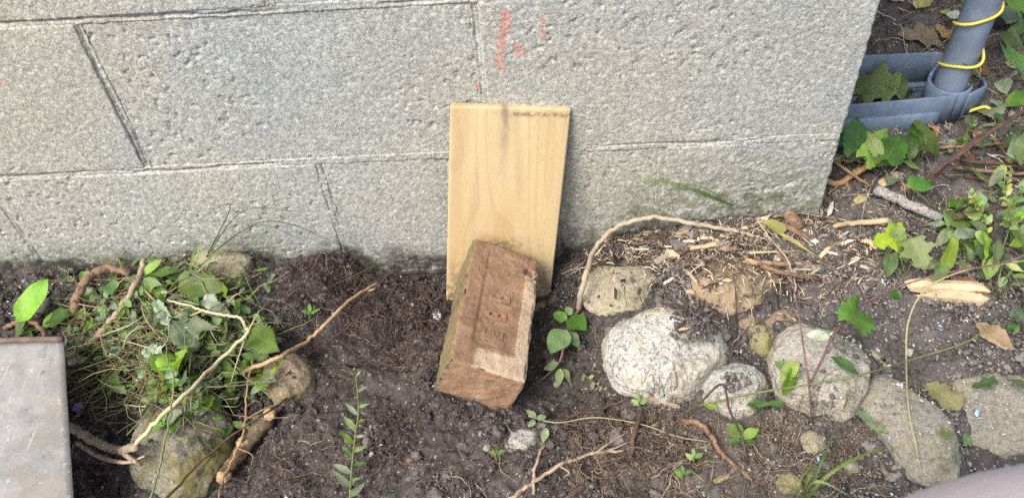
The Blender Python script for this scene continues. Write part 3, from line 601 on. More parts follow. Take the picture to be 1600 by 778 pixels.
def flakes(n, dens, size, seed, **kw):
    rg = np.random.default_rng(seed); x, y = scatter(n, dens=dens, **kw); n = len(x); th = rg.uniform(0, 6.28, n); a = size*rg.lognormal(0, .4, n); b = a*rg.uniform(.2, .55, n); z = S(x, y)+clod(x, y)*.6+.0022
    c, s = np.cos(th), np.sin(th); tl = rg.normal(0, .35, (n, 2)); V = []
    for dz in (0, -.0004):
        for i, j in ((-1, -.7), (.6, -1), (1, .5), (-.4, 1)):
            dx = a*i*c-b*j*s; dy = a*i*s+b*j*c; V.append(np.stack([x+dx, y+dy, z+tl[:, 0]*dx+tl[:, 1]*dy+dz], -1))
    V = np.stack(V, 1).reshape(-1, 3); base = (np.arange(n)*8)[:, None, None]
    f = np.array([[0, 1, 2, 3], [7, 6, 5, 4], [0, 4, 5, 1], [1, 5, 6, 2], [2, 6, 7, 3], [3, 7, 4, 0]])[None]; return V, (base+f).reshape(-1, 4)
dm = blob((1250,665,.028),(1305,700,.028),(1190,690,.025),(1235,745,.03),(1100,700,.04),(960,700,.04))
tag(obj('dry_root_mat', strands(2600, lambda x, y: dm(x, y)*(~on_rock(x, y)), .024, .00034, seed=31, wig=.55, lift=.007, x0=.28, x1=.68, y0=-.37, y1=-.18), m_stick('dry_root', (.12, .085, .055), (.34, .27, .18), 40, isl=.5), loc=(0, 0, 0)), 'mat of dry brown roots below the row of stones', 'roots', kind='stuff')
tag(obj('mulch_bits', flakes(2400, lambda x, y: mul(x, y), .0030, 33, x0=.28, x1=.78, y0=-.17, y1=.05), m_stick('mulch_bit', (.06, .042, .03), (.30, .23, .16), 120, isl=.8), loc=(0, 0, 0), smooth=False), 'brown and pale wood crumbs mixed through the mulch', 'mulch', kind='stuff')
wf = lambda x, y: np.clip(.12+.5*sst(.35, .6, x)*sst(.1, -.02, y)+.7*mul(x, y)+.6*blob((60,440,.06),(200,420,.05),(1400,520,.06),(1480,650,.04),(1300,480,.05))(x, y), 0, 1)
tag(obj('pale_flakes', flakes(15000, wf, .0014, 21), m_stick('pale_flake', (.42, .39, .34), (.66, .62, .56), 300, isl=.3), loc=(0, 0, 0), smooth=False), 'tiny whitish flakes sprinkled over the soil', 'flakes', kind='stuff')
bf_ = blob((50,428,.012),(30,485,.008),(60,465,.012),(185,404,.014),(150,410,.012),(225,402,.012),(1395,580,.014),(1520,555,.012),(1390,740,.03),(1490,650,.014),(1480,540,.02),(1290,740,.008),(1215,690,.006),(1590,620,.012),(480,560,.004))
tag(obj('blue_flakes', flakes(60000, lambda x, y: bf_(x, y)*.16, .0019, 22), m_stick('blue_flake', (.22, .48, .68), (.42, .66, .82), 300, isl=.25), loc=(0, 0, 0), smooth=False), 'tiny light blue paint flakes in the soil', 'flakes', kind='stuff')

# ------------------------------------------------------------------ sticks, roots and wood
def P3(pts, n=5): return spline([at(a, b, c) for a, b, c in pts], n)
def stick(name, label, cat, pts, r0, r1, mat, n=6, k=7, lump=.12, group=None, jit=.0006, twigs=()):
    P = P3(pts, n); P[1:-1] += RNG.normal(0, jit, P[1:-1].shape)
    base = P[int(np.argmin(P[:, 2]))]
    if not twigs: return tag(obj(name, tube(P, r0, r1, k, lump), mat, loc=base), label, cat, group)
    t = thing(name, label, cat, base, group); obj('stem', tube(P, r0, r1, k, lump), mat, t)
    for q in twigs: obj('side_shoot', tube(P3(q), r1*.8, r1*.3, 5, .1), mat, t)
    return t
B_GREY = m_stick('grey_vine', (.27, .22, .16), (.46, .40, .31), 90); B_BROWN = m_stick('brown_bark', (.13, .08, .055), (.30, .20, .13), 90, spots=(.08, .055, .04))
B_TAN = m_stick('tan_twig', (.30, .20, .105), (.50, .37, .22), 70, spots=(.2, .13, .08)); B_PALE = m_stick('pale_stem', (.36, .33, .19), (.54, .50, .33), 40)
B_DARK = m_stick('dark_twig', (.05, .03, .025), (.12, .08, .065), 80); B_LICH = m_stick('lichen_bark', (.16, .15, .14), (.42, .42, .40), 130, spots=(.1, .09, .085))
B_ROOT = m_stick('buff_root', (.22, .165, .12), (.42, .34, .26), 60, spots=(.15, .11, .08)); B_ORNG = m_stick('orange_root', (.24, .13, .06), (.42, .29, .15), 60)
B_PURP = m_stick('purple_stem', (.11, .055, .07), (.22, .13, .13), 60); B_GREEN = m_stick('green_stem', (.10, .13, .05), (.21, .24, .10), 60); B_YEL = m_stick('yellow_stem', (.27, .25, .13), (.42, .38, .22), 50)
B_CHIP = m_stick('split_wood', (.34, .25, .15), (.55, .44, .30), 45, rnd=.35); B_OLD = m_stick('weathered_chip', (.35, .30, .24), (.62, .57, .49), 90, rnd=.35)
stick('vine', 'grey tan vine arching from the small plant along the wall foot', 'vine', [(903,486,.006),(912,440,.02),(928,392,.035),(960,358,.035),(1015,340,.03),(1075,348,.022),(1120,356,.012),(1150,362,.006),(1190,372,.003)], .0034, .0026, B_GREY, 7)
stick('stick', 'long tan stick leaning from the brown stone up the soil bank', 'stick', [(376,582,.014),(430,560,.03),(480,532,.035),(515,500,.032),(545,470,.025),(592,441,.02)], .0026, .0020, B_TAN, 7, twigs=[[(574,455,.022),(583,452,.03),(588,450,.03)]])
stick('twig', 'thin dark twig with a pale cut tip lying over the soil left of centre', 'twig', [(446,586,.004),(480,556,.006),(520,528,.012),(552,503,.016)], .0011, .0008, B_DARK, 6)
stick('cut_weed', 'pale kinked weed stem bent across the pile of cut weeds', 'stem', [(212,694,.03),(250,652,.05),(300,605,.065),(345,560,.07),(386,521,.07),(384,512,.07),(376,497,.072),(350,492,.072),(318,485,.07),(298,478,.066),(262,468,.06)],   .0026, .0013, B_PALE, 7, twigs=[[(318,485,.07),(300,492,.06),(285,500,.05)],[(386,521,.07),(398,498,.07),(406,484,.065)],[(386,521,.07),(372,560,.055),(360,600,.04)]])
stick('root', 'thick brown root joining the pale kinked stem beside the metal plate', 'root', [(100,662,.035),(128,678,.035),(155,693,.034),(185,702,.032),(212,698,.032)], .0056, .0046, B_ROOT, 7, 9, .1, twigs=[[(120,690,.03),(160,715,.026),(200,722,.024),(226,712,.03)],[(190,705,.034),(210,720,.03),(222,726,.024)]])
stick('root', 'knobbly brown root arching out of the cut weeds toward the wall', 'root', [(122,506,.004),(118,478,.022),(130,446,.035),(150,425,.036),(176,420,.034),(204,427,.026)], .0062, .0045, B_BROWN, 6, 9, .14)
stick('root', 'bent brown branch rising from the metal plate into the cut weeds', 'root', [(98,560,.012),(135,540,.02),(165,512,.035),(190,478,.045),(214,440,.045),(226,404,.04)], .0050, .0032, B_ROOT, 6, 8, .14, twigs=[[(120,548,.016),(130,525,.02),(134,490,.02),(128,472,.02)]])
stick('root', 'short curved root looping above the top edge of the metal plate', 'root', [(8,512,.004),(28,503,.02),(50,503,.024),(68,518,.018),(76,534,.01)], .0034, .003, B_BROWN, 6)
stick('root', 'thin forked yellowish root running down beside the mossy boulder', 'root', [(396,560,.03),(385,610,.03),(384,655,.03),(372,700,.03),(350,745,.028),(338,790,.03)], .0014, .0010, B_ORNG, 6, twigs=[[(384,655,.03),(410,640,.03),(440,628,.03)],[(372,700,.03),(395,712,.02),(388,735,.02)]])
stick('cut_weed', 'slender brown stem crossing in front of the mossy boulder', 'stem', [(240,800,.07),(300,735,.075),(350,690,.07),(400,655,.055),(448,622,.02)], .0014, .001, B_DARK, 6)
stick('cut_weed', 'thin dull green stem standing across the mossy boulder', 'stem', [(232,790,.06),(248,730,.075),(262,670,.08),(272,600,.085),(262,560,.085),(258,520,.08)], .0013, .0009, B_GREEN, 6)
B_ROT = m_stick('rotten_bark', (.045, .034, .025), (.14, .105, .07), 70, spots=(.2, .155, .08))
t = thing('log', 'short rotten brown branch with yellow broken knots beside the mossy boulder', 'branch', at(390, 700, 0))
PL = P3([(352,742,.012),(372,712,.014),(395,682,.016),(420,650,.018)], 6)
obj('bark', tube(PL, .0078, .0092, 14, .22), B_ROT, t)
for a, b in ((350, 744), (381, 690), (421, 647)):
    c = at(a, b, .022); V, F_ = ICO[3]; obj('broken_knot', (V*(1+.35*fbm(V[:, 0]*3, V[:, 1]*3, V[:, 2]*3, a, 3))[:, None]*np.array([.0075, .007, .006])+c, F_), B_TAN, t)
stick('root', 'pale branching root on the bare soil at the bottom centre', 'root', [(770,800,.004),(810,770,.006),(850,742,.009),(890,720,.010),(930,708,.010),(975,703,.006)], .0026, .0016, B_ROOT, 6, twigs=[[(930,708,.01),(955,690,.012),(985,672,.01)],[(930,708,.01),(960,700,.008),(982,690,.008)],[(875,728,.008),(890,738,.006),(880,745,.003)]])
stick('root', 'thin upright pale rootlet crossing the branching root, bottom centre', 'root', [(834,772,.006),(835,740,.012),(842,712,.012),(852,694,.008)], .0019, .0014, B_ROOT, 5)
stick('root', 'dark curved root half buried at the bottom edge, right of centre', 'root', [(860,790,.003),(905,765,.004),(950,748,.004),(978,722,.004)], .0036, .0026, B_DARK, 6, 7, .2)
stick('twig', 'dark straight twig standing out of the soil below the pale granite stone', 'twig', [(984,716,.004),(992,680,.012),(1002,642,.016)], .003, .0024, B_DARK, 5, 7, .2)
stick('twig', 'dark twig lying on the soil between the brick and the granite stone', 'twig', [(870,660,.003),(910,645,.006),(945,637,.006),(980,622,.008)], .0018, .0013, B_DARK, 6)
stick('root', 'bent brown root with a grey end below the small whitish stone', 'root', [(1062,655,.004),(1095,662,.01),(1112,682,.012),(1125,705,.010),(1150,728,.007),(1176,750,.004)], .0031, .0022, B_BROWN, 6, 8, .16)
stick('twig', 'short grey twig lying at the foot of the large pale granite stone', 'twig', [(1005,617,.006),(1030,625,.008),(1062,636,.006)], .0035, .0028, B_GREY, 5, 7, .2)
stick('branch', 'grey lichen covered branch lying beyond the wall corner', 'branch', [(1369,296,.02),(1400,310,.02),(1440,328,.018),(1500,353,.012)], .0066, .0058, B_LICH, 6, 10, .12)
stick('root', 'orange root curving out from the bottom of the wall corner', 'root', [(1288,284,.006),(1312,286,.01),(1335,272,.018),(1362,258,.022),(1388,246,.02)], .0042, .0035, B_ORNG, 6, 8, .1, twigs=[[(1320,284,.01),(1326,292,.008),(1324,302,.003)]])
stick('twig', 'thin orange twig crossing the orange root by the wall corner', 'twig', [(1303,252,.02),(1330,272,.026),(1361,292,.012)], .002, .0018, B_ORNG, 5)
stick('branch', 'pale peeled stick lying flat just right of the wall foot', 'stick', [(1302,354,.006),(1340,349,.008),(1388,344,.008)], .0030, .0042, B_CHIP, 5, 7, .15)
stick('twig', 'thick brown twig lying along the foot of the wall near the corner', 'twig', [(1205,347,.008),(1232,356,.01),(1264,372,.006)], .0042, .0036, B_BROWN, 5, 8, .15)
stick('twig', 'yellowish brown stick in the mulch above the small angular stone', 'twig', [(1164,402,.008),(1180,410,.012),(1240,413,.008)], .0033, .0028, B_TAN, 5, 7, .15)
stick('twig', 'dark red brown twig passing over the small angular stone', 'twig', [(1178,408,.012),(1215,424,.014),(1282,437,.006)], .0030, .0026, B_BROWN, 5, 7, .15)
stick('twig', 'thin long grey twig slanting down through the mulch', 'twig', [(1183,343,.02),(1205,375,.016),(1230,405,.014),(1242,440,.008),(1243,468,.004)], .0011, .0009, B_GREY, 5)
stick('twig', 'thin brown twig on the soil right of the board', 'twig', [(872,420,.006),(890,411,.01),(922,400,.008)], .0012, .001, B_DARK, 5)
stick('dead_twig', 'dark reddish dead stem slanting up to the right edge, lower one', 'stem', [(1418,302,.03),(1470,262,.05),(1530,220,.07),(1610,165,.09)], .0026, .0022, B_DARK, 6)
stick('dead_twig', 'dark reddish dead stem slanting up to the right edge, upper one', 'stem', [(1455,285,.03),(1500,236,.05),(1560,196,.065),(1610,172,.075)], .0024, .002, B_DARK, 6)
for i, q in enumerate([[(1500,250,.02),(1550,255,.022),(1612,262,.02)], [(1490,262,.014),(1550,268,.016),(1612,272,.014)], [(1505,276,.01),(1560,282,.01),(1612,280,.01)], [(1460,232,.012),(1530,226,.012),(1600,222,.012)], [(1480,345,.03),(1530,330,.05),(1600,318,.05)]]):
    stick('dead_twig', ('dark dead stem lying flat at the right edge, uppermost of three','brown dead stem lying flat at the right edge, middle of three','dark dead stem lying flat at the right edge, lowest of three','brown dead stem lying along the litter below the plastic channel','dark dead stem lying behind the tiny leaved weeds')[i], 'stem', q, .0026, .0022, B_BROWN if i % 2 else B_DARK, 5, group='flattened dead stems at the right edge')
def chip(name, label, cat, a, b, w, th, mat, group=None, dz=.003, seed=0, lift=0.):
    A, B = at(*a, dz+lift), at(*b, dz); d = B-A; L = np.linalg.norm(d); d = d/L; n = np.array([0, 0, 1.])-d*d[2]; n /= np.linalg.norm(n); c = np.cross(n, d)
    V = []; ns = 7; rg = np.random.default_rng(seed)
    for i in range(ns):
        t = i/(ns-1); ww = w*(1-(.12 if w > .013 else .35)*abs(2*t-1)**3)*(1+rg.normal(0, .07)); hh = th*(1+rg.normal(0, .12)); o = A+d*L*t+n*(.3*th*math.sin(t*2.5))+c*rg.normal(0, w*.05)
        for s_, e in ((-.5, 0), (.5, 0), (.42, 1), (-.1, 1.25), (-.45, .85)): V.append(o+c*ww*s_+n*hh*(e-.4))
        if i in (0, ns-1):
            for j in range(5): V[-1-j] = V[-1-j]+d*rg.normal(0, w*.25)
    k = 5; F_ = [(i*k+j, i*k+(j+1) % k, (i+1)*k+(j+1) % k, (i+1)*k+j) for i in range(ns-1) for j in range(k)]+[tuple(range(k-1, -1, -1)), tuple((ns-1)*k+j for j in range(k))]
    return tag(obj(name, (np.array(V), F_), mat, smooth=False), label, cat, group)
chip('split_wood', 'pale split piece of firewood lying right of the stones', 'wood', (1446, 458), (1540, 468), .021, .010, B_CHIP, seed=2)
chip('split_wood', 'second thinner pale wood split lying behind the first at right', 'wood', (1424, 446), (1536, 455), .014, .009, B_CHIP, dz=.010, seed=3)
for i, (a, b, w, th) in enumerate([((1254,368),(1279,381),.009,.003),((1080,388),(1142,379),.006,.002),((1040,392),(1062,405),.010,.003),((1022,412),(1050,395),.008,.003),((1281,402),(1297,385),.005,.002),((1070,420),(1088,440),.004,.002),
    ((1180,346),(1200,341),.009,.002),((1350,375),(1368,384),.009,.002),((1090,372),(1112,372),.004,.002),((1240,420),(1266,422),.003,.0015),((1060,515),(1075,513),.003,.0015),((1375,290),(1402,272),.013,.002),((1300,318),(1296,335),.006,.002),((1500,352),(1540,372),.006,.002),((1055,366),(1075,362),.006,.002),((1050,501),(1062,503),.003,.001),((1068,455),(1085,457),.006,.003),((1120,750),(1140,742),.006,.002)]):
    chip('wood_chip', 'pale wood chip lying loose in the mulch beside the wall', 'wood chip', a, b, w, th, B_CHIP if i % 3 else B_OLD, 'wood chips in the mulch', .004, 20+i)
cpos = []; rg = np.random.default_rng(5)
for i in range(90):
    px, py = rg.normal(1160, 95), rg.normal(392, 26)
    if not (930 < px < 1390 and 350+(.0 if px > 1000 else 25) < py < 450): continue
    an = rg.uniform(-.6, .6); L = rg.uniform(8, 26)
    chip('mulch_chip', 'small weathered splinter in the mulch below the wall corner', 'wood chip', (px, py), (px+L*math.cos(an), py+L*math.sin(an)), rg.uniform(.002, .005), .0015, (B_OLD, B_CHIP, B_BROWN, B_OLD)[i % 4], 'weathered splinters in the mulch', .004, 100+i)
t = thing('cut_branch', 'short round branch stub lying end on at the wall foot', 'branch', at(1248, 356, 0)); A = at(1250, 357, .007); D = np.array([-.1, .25, .03]); D /= np.linalg.norm(D)
obj('bark', tube([A, A+D*.01, A+D*.025], .0085, .008, 12, .06, cap=False), B_BROWN, t); obj('cut_end', tube([A-D*.0006, A+D*.001], .0066, .0066, 12, .05), m_stick('cut_wood', (.1, .075, .05), (.25, .2, .14), 150), t)

# ------------------------------------------------------------------ leaves
L_MID = m_leaf('leaf_mid', (.095, .20, .042), (.155, .275, .065)); L_BRI = m_leaf('leaf_bright', (.185, .32, .05), (.27, .41, .085), (.33, .42, .15))
L_DRK = m_leaf('leaf_dark', (.042, .095, .025), (.078, .15, .04), (.12, .17, .06)); L_PAL = m_leaf('leaf_pale_underside', (.25, .34, .22), (.40, .49, .36), (.5, .56, .42), trans=.2)
L_YEL = m_leaf('leaf_yellow', (.33, .37, .08), (.46, .46, .13), (.5, .5, .2), .2); L_GRY = m_leaf('leaf_wilted', (.12, .17, .09), (.21, .27, .15), (.3, .34, .22), .15, .6, .2)
L_DEAD = m_leaf('leaf_dead', (.22, .12, .055), (.36, .23, .12), (.42, .3, .17), .6, .75, .2); L_GRA = m_leaf('grass_blade', (.13, .21, .05), (.23, .32, .09), (.3, .38, .14), flecks=0); L_STRAW = m_leaf('dry_blade', (.34, .33, .12), (.5, .45, .2), (.55, .5, .28), .2, .6, flecks=0)
def leafgeo(A, B, w=.5, kind='oval', fold=.25, curl=.15, tilt=(0, 0), seed=0, lie=None):
    rg = np.random.default_rng(seed+900); A, B = np.asarray(A, float), np.asarray(B, float); D = B-A; L = np.linalg.norm(D); D = D/L
    up = np.array([tilt[0], tilt[1], 1.]); N = up-D*np.dot(up, D); N /= np.linalg.norm(N); C = np.cross(D, N)
    nt, sv = {'toothed': (25, 5), 'lobed': (21, 5), 'heart': (19, 5), 'rag': (15, 5)}.get(kind, (11, 3))
    t = np.linspace(0, 1, nt); tp = np.clip(t, .0, 1)
    if kind == 'blade': wt = np.minimum(1, t*6+.5)*(1-t**3)
    elif kind == 'lance': wt = np.sin(np.pi*tp**.75)**1.15
    elif kind == 'toothed': wt = np.sin(np.pi*tp**.72)**.85*(1+.13*((np.arange(nt) % 2)*2-1))
    elif kind == 'heart': wt = ((tp+.03)**.33*(1-tp)**.72)*1.32*(1+.06*((np.arange(nt) % 2)*2-1))
    elif kind == 'lobed': wt = np.sin(np.pi*tp**.62)**.7*(1+.30*np.sin(2*np.pi*(tp*2.6+.12)))*(1+.07*((np.arange(nt) % 2)*2-1))
    elif kind == 'rag': wt = np.sin(np.pi*(tp*.9+.05))**.5*(1+.28*rg.uniform(-1, 1, nt))
    else: wt = np.sin(np.pi*tp**.85)**.72
    wt[-1] = max(wt[-1], 0)*.1; wt[0] = max(wt[0]*.3, .03)
    if kind == 'heart': wt[0] = .35
    s = np.linspace(-1, 1, 2*sv-1 if sv == 3 else 7); V = []; U = []
    ph = rg.uniform(0, 6.28); wav = rg.uniform(.02, .06) if kind != 'blade' else 0
    crk = .10 if kind == 'rag' else (.03 if kind in ('lobed', 'heart', 'toothed') else 0)
    for i in range(nt):
        for q in s:
            hw = .5*w*L*wt[i]; y = t[i]
            if kind == 'heart': y = t[i]-.20*abs(q)**1.4*(1-t[i])**2.2
            if kind in ('toothed', 'lobed'): y = t[i]-.05*abs(q)*(1-t[i])
            z = fold*abs(q)*hw-curl*L*(t[i]-.0)**2+.12*curl*L+wav*L*math.sin(ph+9*t[i]+2*q)*abs(q)-.35*abs(curl)*hw*q*q
            if crk: z += crk*L*float(vn(t[i]*3.1+ph, q*1.7, ph, 5))
            V.append(A+D*L*y+C*q*hw+N*z); U.append((t[i], q, 0))
    k = len(s); F_ = [(i*k+j, i*k+j+1, (i+1)*k+j+1, (i+1)*k+j) for i in range(nt-1) for j in range(k-1)]
    return np.array(V), F_, {'luv': np.array(U)}
NLEAF = [0]
def put_leaf(parent, A, B, w, kind, mat, fold=.25, curl=.15, tilt=None, name='leaf'):
    NLEAF[0] += 1; rg = np.random.default_rng(NLEAF[0]); tilt = tilt if tilt is not None else (rg.normal(0, .25), rg.normal(-.25, .25))
    return obj(name, leafgeo(A, B, w, kind, fold, curl, tilt, NLEAF[0]), mat, parent)
def plant(name, label, cat, root, stems=(), leaves=(), smat=B_GREEN, group=None, r=.0011):
    o = thing(name, label, cat, at(*root, 0), group)
    for q in stems: obj('stem', tube(P3(q), r, r*.55, 6, .08), smat, o)
    for (a, b, w, kind, mat) in leaves: put_leaf(o, at(*a), at(*b), w, kind, mat)
    return o
def sprig(name, label, cat, path, n, lpx, w, mat, smat=B_GREEN, kind='oval', r=.001, group=None, t0=.12, spread=1.0, taper=.6, seed=0):
    """a stem with leaves set alternately along it"""
    rg = np.random.default_rng(seed+40); P = P3(path, 8); o = thing(name, label, cat, P[0], group); obj('stem', tube(P, r, r*.45, 6, .08), smat, o)
    for i in range(n):
        t = t0+(1-t0)*i/max(1, n-1); f = t*(len(P)-1); j = min(int(f), len(P)-2); p = P[j]+(P[j+1]-P[j])*(f-j); d = P[j+1]-P[j]; d /= np.linalg.norm(d)+1e-9
        side = np.cross(d, _f); side /= np.linalg.norm(side)+1e-9; sg = 1 if i % 2 else -1; L = lpx/scale_at(p)*(1-taper*t)*rg.uniform(.6, 1.3); sg *= rg.uniform(.6, 1.2)
        B = p+(side*sg*spread+d*rg.uniform(.35, .9)+np.array([0, 0, 1.])*rg.normal(.15, .3))*L*.75
        put_leaf(o, p, B, w*rg.uniform(.85, 1.15), kind, mat if not isinstance(mat, (list, tuple)) else mat[int(rg.integers(len(mat)))], .3, .2)
    return o
# heart-leaved weeds behind the corner
plant('heart_leaf_weed', 'heart leaved green weed growing in front of the grey plastic channel', 'weed', (1375, 262), [[(1375,262,0),(1350,235,.03),(1340,215,.05)], [(1375,262,0),(1378,235,.04)], [(1375,262,0),(1340,250,.02),(1318,225,.03)], [(1375,262,0),(1400,245,.04),(1412,235,.05)]],
  [((1318,228,.035),(1312,200,.03),.9,'heart',L_DRK),((1338,238,.045),(1345,180,.06),.85,'heart',L_MID),((1352,246,.05),(1396,202,.06),.75,'heart',L_BRI),((1372,240,.055),(1356,205,.07),.8,'heart',L_BRI),((1385,250,.055),(1412,205,.055),.8,'heart',L_MID),((1376,232,.04),(1352,255,.03),.8,'heart',L_MID),((1395,248,.03),(1372,258,.03),.8,'heart',L_MID)])
plant('heart_leaf_weed', 'large toothed dark green leaves standing right of the heart leaved weed', 'weed', (1432, 262), [[(1432,262,0),(1436,240,.03),(1430,225,.05)], [(1432,262,0),(1445,235,.04)]],
  [((1428,228,.05),(1422,252,.03),.9,'heart',L_MID),((1432,205,.055),(1475,240,.03),.85,'heart',L_MID),((1430,228,.05),(1428,190,.06),.7,'heart',L_DRK),((1442,212,.05),(1420,246,.03),.6,'toothed',L_MID),((1412,255,.02),(1440,262,.015),.6,'oval',L_BRI)])
plant('seedling', 'bright lobed leaved seedling standing alone right of the wall foot', 'seedling', (1415, 432), [[(1415,432,0),(1408,405,.03),(1402,380,.05)], [(1415,432,0),(1425,408,.03),(1436,385,.045)], [(1415,432,0),(1400,418,.02),(1392,400,.03)]],
  [((1412,362,.05),(1366,382,.045),.75,'lobed',L_BRI),((1392,398,.03),(1388,432,.02),.95,'heart',L_MID),((1424,374,.05),(1447,420,.04),.85,'lobed',L_BRI),((1408,375,.055),(1392,345,.06),.6,'lobed',L_BRI),((1412,385,.035),(1418,408,.03),.9,'oval',L_MID)])
o = thing('fallen_leaf', 'big dark green torn leaf lying inside the grey plastic channel', 'leaf', at(1365, 150)); put_leaf(o, at(1400,140,.03), at(1322,128,.03), .8, 'lobed', L_MID); put_leaf(o, at(1392,118,.035), at(1412,150,.03), .9, 'heart', L_DRK)
plant('creeper', 'single green leaf on a stalk hanging in front of the grey pipe', 'leaf', (1525, 165), [[(1525,165,0),(1516,130,.06),(1508,100,.09)]], [((1506,98,.09),(1540,122,.07),.8,'heart',L_MID)])
plant('creeper', 'small light leaf at the top of the grey pipe behind the yellow cord', 'leaf', (1500, 60), [[(1490,70,0),(1505,40,.06),(1512,20,.09)]], [((1508,5,.12),(1545,38,.10),.45,'heart',L_BRI),((1500,25,.03),(1478,22,.03),.7,'toothed',L_PAL)])
plant('heart_leaf_weed', 'bright broad leaf reaching in at the top right corner', 'weed', (1600, 60), [[(1600,70,0),(1598,30,.06),(1592,10,.09)]], [((1575,-5,.1),(1625,30,.08),.85,'heart',L_BRI)])
plant('heart_leaf_weed', 'broad toothed green leaves at the right edge beside the grey pipe', 'weed', (1590, 130), [[(1600,135,0),(1590,110,.05),(1580,95,.07)]], [((1572,78,.07),(1612,125,.05),.75,'heart',L_MID),((1560,52,.06),(1612,78,.05),.45,'toothed',L_DRK),((1600,148,.02),(1570,165,.02),.6,'toothed',L_MID),((1598,40,.05),(1570,62,.05),.5,'toothed',L_MID)])
plant('heart_leaf_weed', 'pale serrated leaf at the right edge below the channel', 'weed', (1600, 262), [[(1605,270,0),(1600,245,.04)]], [((1612,215,.05),(1575,250,.04),.7,'heart',L_MID),((1600,250,.04),(1585,205,.05),.7,'heart',L_MID)])
sprig('small_leaf_weed', 'yellow green weed with tiny round leaves by the right edge', 'weed', [(1545,395,0),(1540,350,.04),(1528,320,.07),(1515,300,.09)], 18, 18, .65, [L_BRI, L_YEL, L_BRI], r=.0009, seed=3)
sprig('small_leaf_weed', 'taller yellow green weed with tiny leaves against the right edge', 'weed', [(1575,380,0),(1578,340,.05),(1572,300,.08),(1580,262,.11)], 22, 18, .65, [L_BRI, L_YEL, L_MID], r=.0009, seed=4)
sprig('small_leaf_weed', 'small green weed with tiny leaves below the channel corner', 'weed', [(1500,235,0),(1505,215,.03),(1515,200,.05),(1525,190,.06)], 14, 14, .65, [L_BRI, L_MID], r=.0008, seed=5)
sprig('small_leaf_weed', 'bright green leafy shoot curling at the right edge', 'weed', [(1600,400,0),(1592,360,.05),(1578,320,.08),(1598,295,.1)], 12, 34, .5, [L_BRI, L_MID], r=.0012, seed=6, kind='lance')
rgp = np.random.default_rng(11)
RW = [('broad green leaves crowded at the right edge below the tiny leaved weeds', 1560, 390, 9, 46), ('low dark leaves under the tiny leaved weeds', 1525, 365, 8, 42), ('grey green drooping leaves beside the lichen covered branch', 1475, 320, 4, 44), ('mixed green leaves at the right edge above the split wood', 1590, 430, 7, 36), ('low leaves between the seedling and the split wood', 1470, 420, 4, 34),
      ('broad green leaves behind the taller tiny leaved weed at the right edge', 1592, 318, 7, 44), ('mixed leaves low behind the dark dead stems', 1555, 205, 5, 36), ('ragged green leaves over the end of the lichen covered branch', 1515, 318, 6, 40), ('small dark leaves beside the pipe at the right edge', 1578, 178, 5, 30), ('green leaves at the right edge level with the dead curled leaf', 1592, 488, 5, 30), ('dark leaves in the top right corner beyond the pipe', 1590, 25, 6, 46), ('bright leaves spilling over the dead stems at the right edge', 1570, 285, 7, 40), ('fresh green leaves just left of the tiny leaved weeds', 1500, 345, 6, 38)]
for lab, cx_, cy_, n, ln in RW:
    o = thing('leafy_weed', lab, 'weed', at(cx_, cy_+20))
    for i in range(n):
        a = rgp.uniform(0, 6.28); dx, dy = rgp.normal(0, 24), rgp.normal(0, 18); L = ln*rgp.uniform(.6, 1.15); z = rgp.uniform(.012, .05)
        put_leaf(o, at(cx_+dx, cy_+dy, z), at(cx_+dx+L*math.cos(a), cy_+dy+L*.8*math.sin(a), z-.008), rgp.uniform(.35, .6), ('toothed', 'lance', 'oval', 'toothed')[i % 4], (L_MID, L_GRY, L_MID, L_DRK, L_BRI)[int(rgp.integers(5))])
        if i < 4: obj('stem', tube(P3([(cx_, cy_+20, 0), (cx_+dx*.5, cy_+dy*.5+8, z*.6), (cx_+dx, cy_+dy, z)], 4), .0011, .0007, 5), B_GREEN, o)
for lab, a, b, mt in [('upright lance shaped leaf standing right of the seedling', (1474,424,.01), (1498,362,.05), L_BRI), ('pale narrow leaf standing right of the upright lance shaped leaf', (1522,412,.008), (1510,380,.035), L_GRY), ('narrow pointed leaf hanging near the right edge above the split wood', (1560,372,.05), (1556,420,.03), L_MID)]:
    o = thing('blade_leaf', lab, 'leaf', at(a[0], a[1])); put_leaf(o, at(*a), at(*b), .36, 'lance', mt)
# long vines and stems over the stones at right
def vine(label, pts, r0, r1, mat, leaves=(), name='trailing_weed', cat='stem', twigs=()):
    P = P3(pts, 7); o = thing(name, label, cat, P[0]); obj('stem', tube(P, r0, r1, 6, .08), mat, o)
    for q in twigs: obj('side_shoot', tube(P3(q), r1, r1*.6, 5, .08), mat, o)
    for (a, b, w, kind, m_) in leaves: put_leaf(o, at(*a), at(*b), w, kind, m_)
    return o
vine('yellowish vine hanging over the long flat grey stone', [(1443,756,.004),(1432,700,.008),(1420,640,.008),(1416,560,.02),(1420,500,.04),(1446,452,.05),(1500,425,.055),(1560,414,.055),(1620,404,.05)], .0011, .0008, B_YEL, [((1570,413,.055),(1605,424,.05),.3,'lance',L_YEL)])
vine('long reddish green stem arching from the grey granite stone to the right edge', [(1264,604,.01),(1285,560,.03),(1305,520,.045),(1345,478,.055),(1400,450,.06),(1470,428,.06),(1560,412,.06),(1620,392,.06)], .0013, .0008, B_PURP, [((1296,527,.05),(1257,520,.05),.5,'lance',L_PAL),((1318,500,.05),(1372,488,.04),.42,'toothed',L_MID),((1390,452,.06),(1408,470,.05),.5,'lance',L_MID)])
vine('upright purple stem standing over the broad grey granite stone', [(1268,656,.002),(1266,620,.012),(1258,560,.04),(1246,480,.06),(1232,420,.075),(1206,376,.085)], .0011, .0006, B_PURP)
